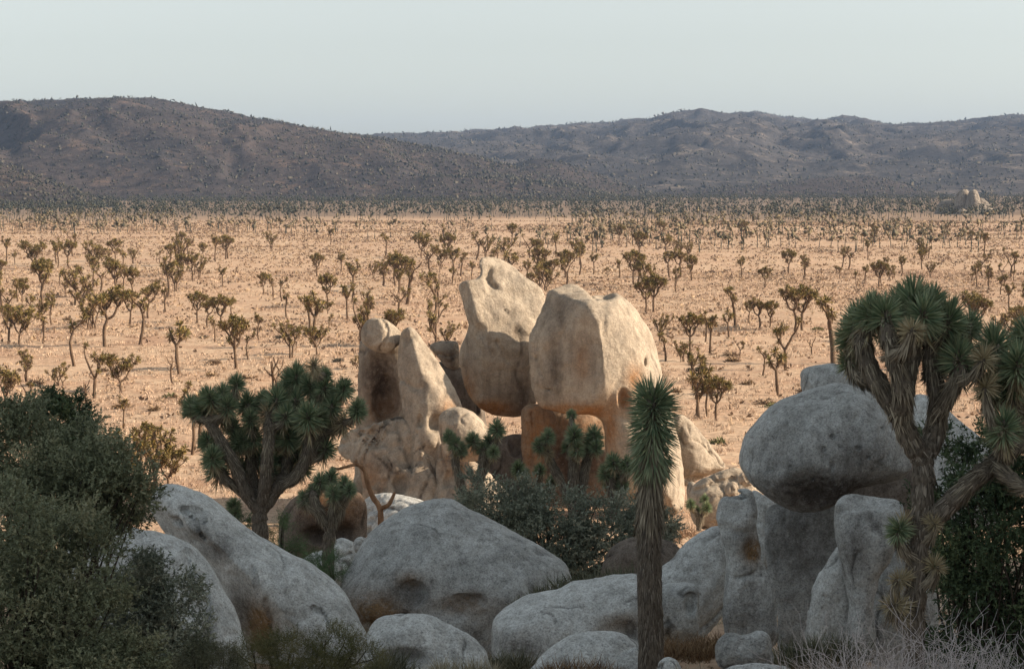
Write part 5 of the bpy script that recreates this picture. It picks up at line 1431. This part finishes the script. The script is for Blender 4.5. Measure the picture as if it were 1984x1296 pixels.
# loose stones and gravel between the boulders
_st = []
for i in range(3):
    g = np.random.RandomState(400 + i)
    u = norm(g.randn(90, 3)); 
    import bmesh
    bm = bmesh.new()
    for v in u * (0.8 + 0.25 * g.rand(90, 1)) * np.array([1, 0.8, 0.6]): bm.verts.new(v)
    bmesh.ops.convex_hull(bm, input=bm.verts)
    me = bpy.data.meshes.new('stone'); bm.to_mesh(me); bm.free()
    at3 = me.attributes.new('stain', 'FLOAT_VECTOR', 'POINT')
    me.materials.append(M['rock_pale']); _st.append(me)
_sp = [(1300, 1222, 25, 14), (1365, 1228, 25, 18), (1378, 1218, 26, 12), (1418, 1300, 19, 10), (950, 1268, 23.5, 14), (938, 1290, 22, 10), (1262, 1240, 25, 12), (1512, 1262, 22, 14), (1530, 1285, 20, 10),
       (560, 1075, 40, 12), (575, 1090, 38, 10), (705, 1080, 38, 12), (1330, 1030, 60, 10), (1390, 1018, 66, 12), (1300, 1040, 60, 8), (1120, 1140, 32, 12), (1165, 1150, 30, 10), (1345, 1262, 22, 12), (1320, 1250, 23, 9), (1480, 1292, 19, 9)]
for i, (x, y, z, w) in enumerate(_sp):
    p = at(x, y, z); gz = ground_z(p[0], p[1])[0]
    o = link('stone', _st[i % 3], None, loc=(p[0], p[1], gz + 0.2 * w * z / F))
    k = w * z / F
    o.scale = (k, k, k); o.rotation_euler = (0.2 * i, 0.3 * i, 1.3 * i)
    tag(o, 'small loose grey stone lying on sand among the shaded boulders', 'stone', 'small loose stones among the boulders')

# bare orange snag behind the cone-shaped boulder
def snag():
    Z = 36.0; s = Z / F
    rng = np.random.RandomState(91)
    root = empty('dead_branch', at(737, 1060, Z))
    inv = -np.array(root.location)
    def limb(nm, pts, r0, r1):
        P = spline(np.array([at(x, y, Z + d) for x, y, d in pts]) + inv, 6)
        V, Q, T, A = tube(P, np.linspace(r0, r1, len(P)) * s, 8, rng, 0.12)
        link(nm, mesh_np(nm, V, Q, T, A, smooth=True), M['snag'], root)
    limb('trunk', [(737, 1060, 0), (738, 1020, 0), (736, 985, 0), (722, 962, 0), (712, 935, 0), (708, 915, 0), (702, 905, 0)], 6.5, 4)
    limb('branch', [(703, 906, 0), (690, 900, 0), (672, 904, -.1), (655, 908, -.1), (642, 905, -.1)], 4, 2)
    limb('branch', [(737, 985, 0), (752, 978, -.1), (760, 965, -.15), (764, 955, -.15)], 4.5, 3)
    tag(root, 'bare orange-brown dead branch forking up beside the cone-shaped boulder', 'dead branch')
snag()

# ------------------------------------------------------------------ litter, haze
def build_litter():
    rng = np.random.RandomState(95)
    n = 3000
    Z = rng.uniform(17, 95, n); x = rng.uniform(-0.28, 0.28, n) * Z
    base = np.stack([x, Z, ground_z(x, Z)], 1)
    m = 7
    b = np.repeat(base, m, 0) + np.concatenate([rng.randn(n * m, 2) * 0.05, np.zeros((n * m, 1))], 1)
    d = norm(np.concatenate([rng.randn(n * m, 2) * 0.6, np.ones((n * m, 1))], 1))
    v, q, t, a = blades(b, d, rng.uniform(0.05, 0.18, n * m), np.full(n * m, 0.006) * (1 + np.repeat(Z, m) / 25), np.full(n * m, 0.1), rng)
    o = link('ground_cover', mesh_np('ground_cover', v, q, t, a), M['straw_pale'])
    o['kind'] = 'stuff'
    tag(o, 'thin dry grass over the sandy slope among the boulders', 'grass')
build_litter()

def build_gravel():
    rng = np.random.RandomState(97)
    n = 9000
    Z = 14 + 70 * rng.rand(n) ** 1.4; x = rng.uniform(-0.28, 0.28, n) * Z
    P = np.stack([x, Z, ground_z(x, Z)], 1)
    V = rng.randn(n, 4, 3) * (rng.uniform(0.012, 0.05, n) * (0.6 + Z / 50))[:, None, None] * 0.7 + P[:, None]
    T = (TETRA[None] + (np.arange(n) * 4)[:, None, None]).reshape(-1, 3)
    o = link('gravel', mesh_np('gravel', V.reshape(-1, 3), tris=T, attrs={'rnd': np.repeat(rng.rand(n), 4)}), M['scrub'])
    o['kind'] = 'stuff'
    tag(o, 'brown grit and fallen litter on the sand between the boulders', 'gravel')
build_gravel()

def build_haze():
    m = bpy.data.materials.new('haze'); m.use_nodes = True
    nt = m.node_tree; nt.nodes.clear()
    pv = nt.nodes.new('ShaderNodeVolumePrincipled')
    pv.inputs['Color'].default_value = (0.44, 0.63, 1.0, 1)
    pv.inputs['Density'].default_value = HAZE
    pv.inputs['Anisotropy'].default_value = 0.0
    out = nt.nodes.new('ShaderNodeOutputMaterial')
    nt.links.new(pv.outputs[0], out.inputs['Volume'])
    x, y0, y1, z0, z1 = 8000, -8000, 8000, -6, 260
    V = np.array([(sx * x, yy, zz) for zz in (z0, z1) for sx, yy in ((-1, y0), (1, y0), (1, y1), (-1, y1))], float)
    Q = [(3, 2, 1, 0), (4, 5, 6, 7), (0, 1, 5, 4), (1, 2, 6, 5), (2, 3, 7, 6), (3, 0, 4, 7)]
    o = link('haze', mesh_np('haze', V, np.array(Q)), m)
    o['kind'] = 'stuff'
    tag(o, 'thin blue haze over the valley and the far hills', 'haze')
HAZE = 0.00006
build_haze()
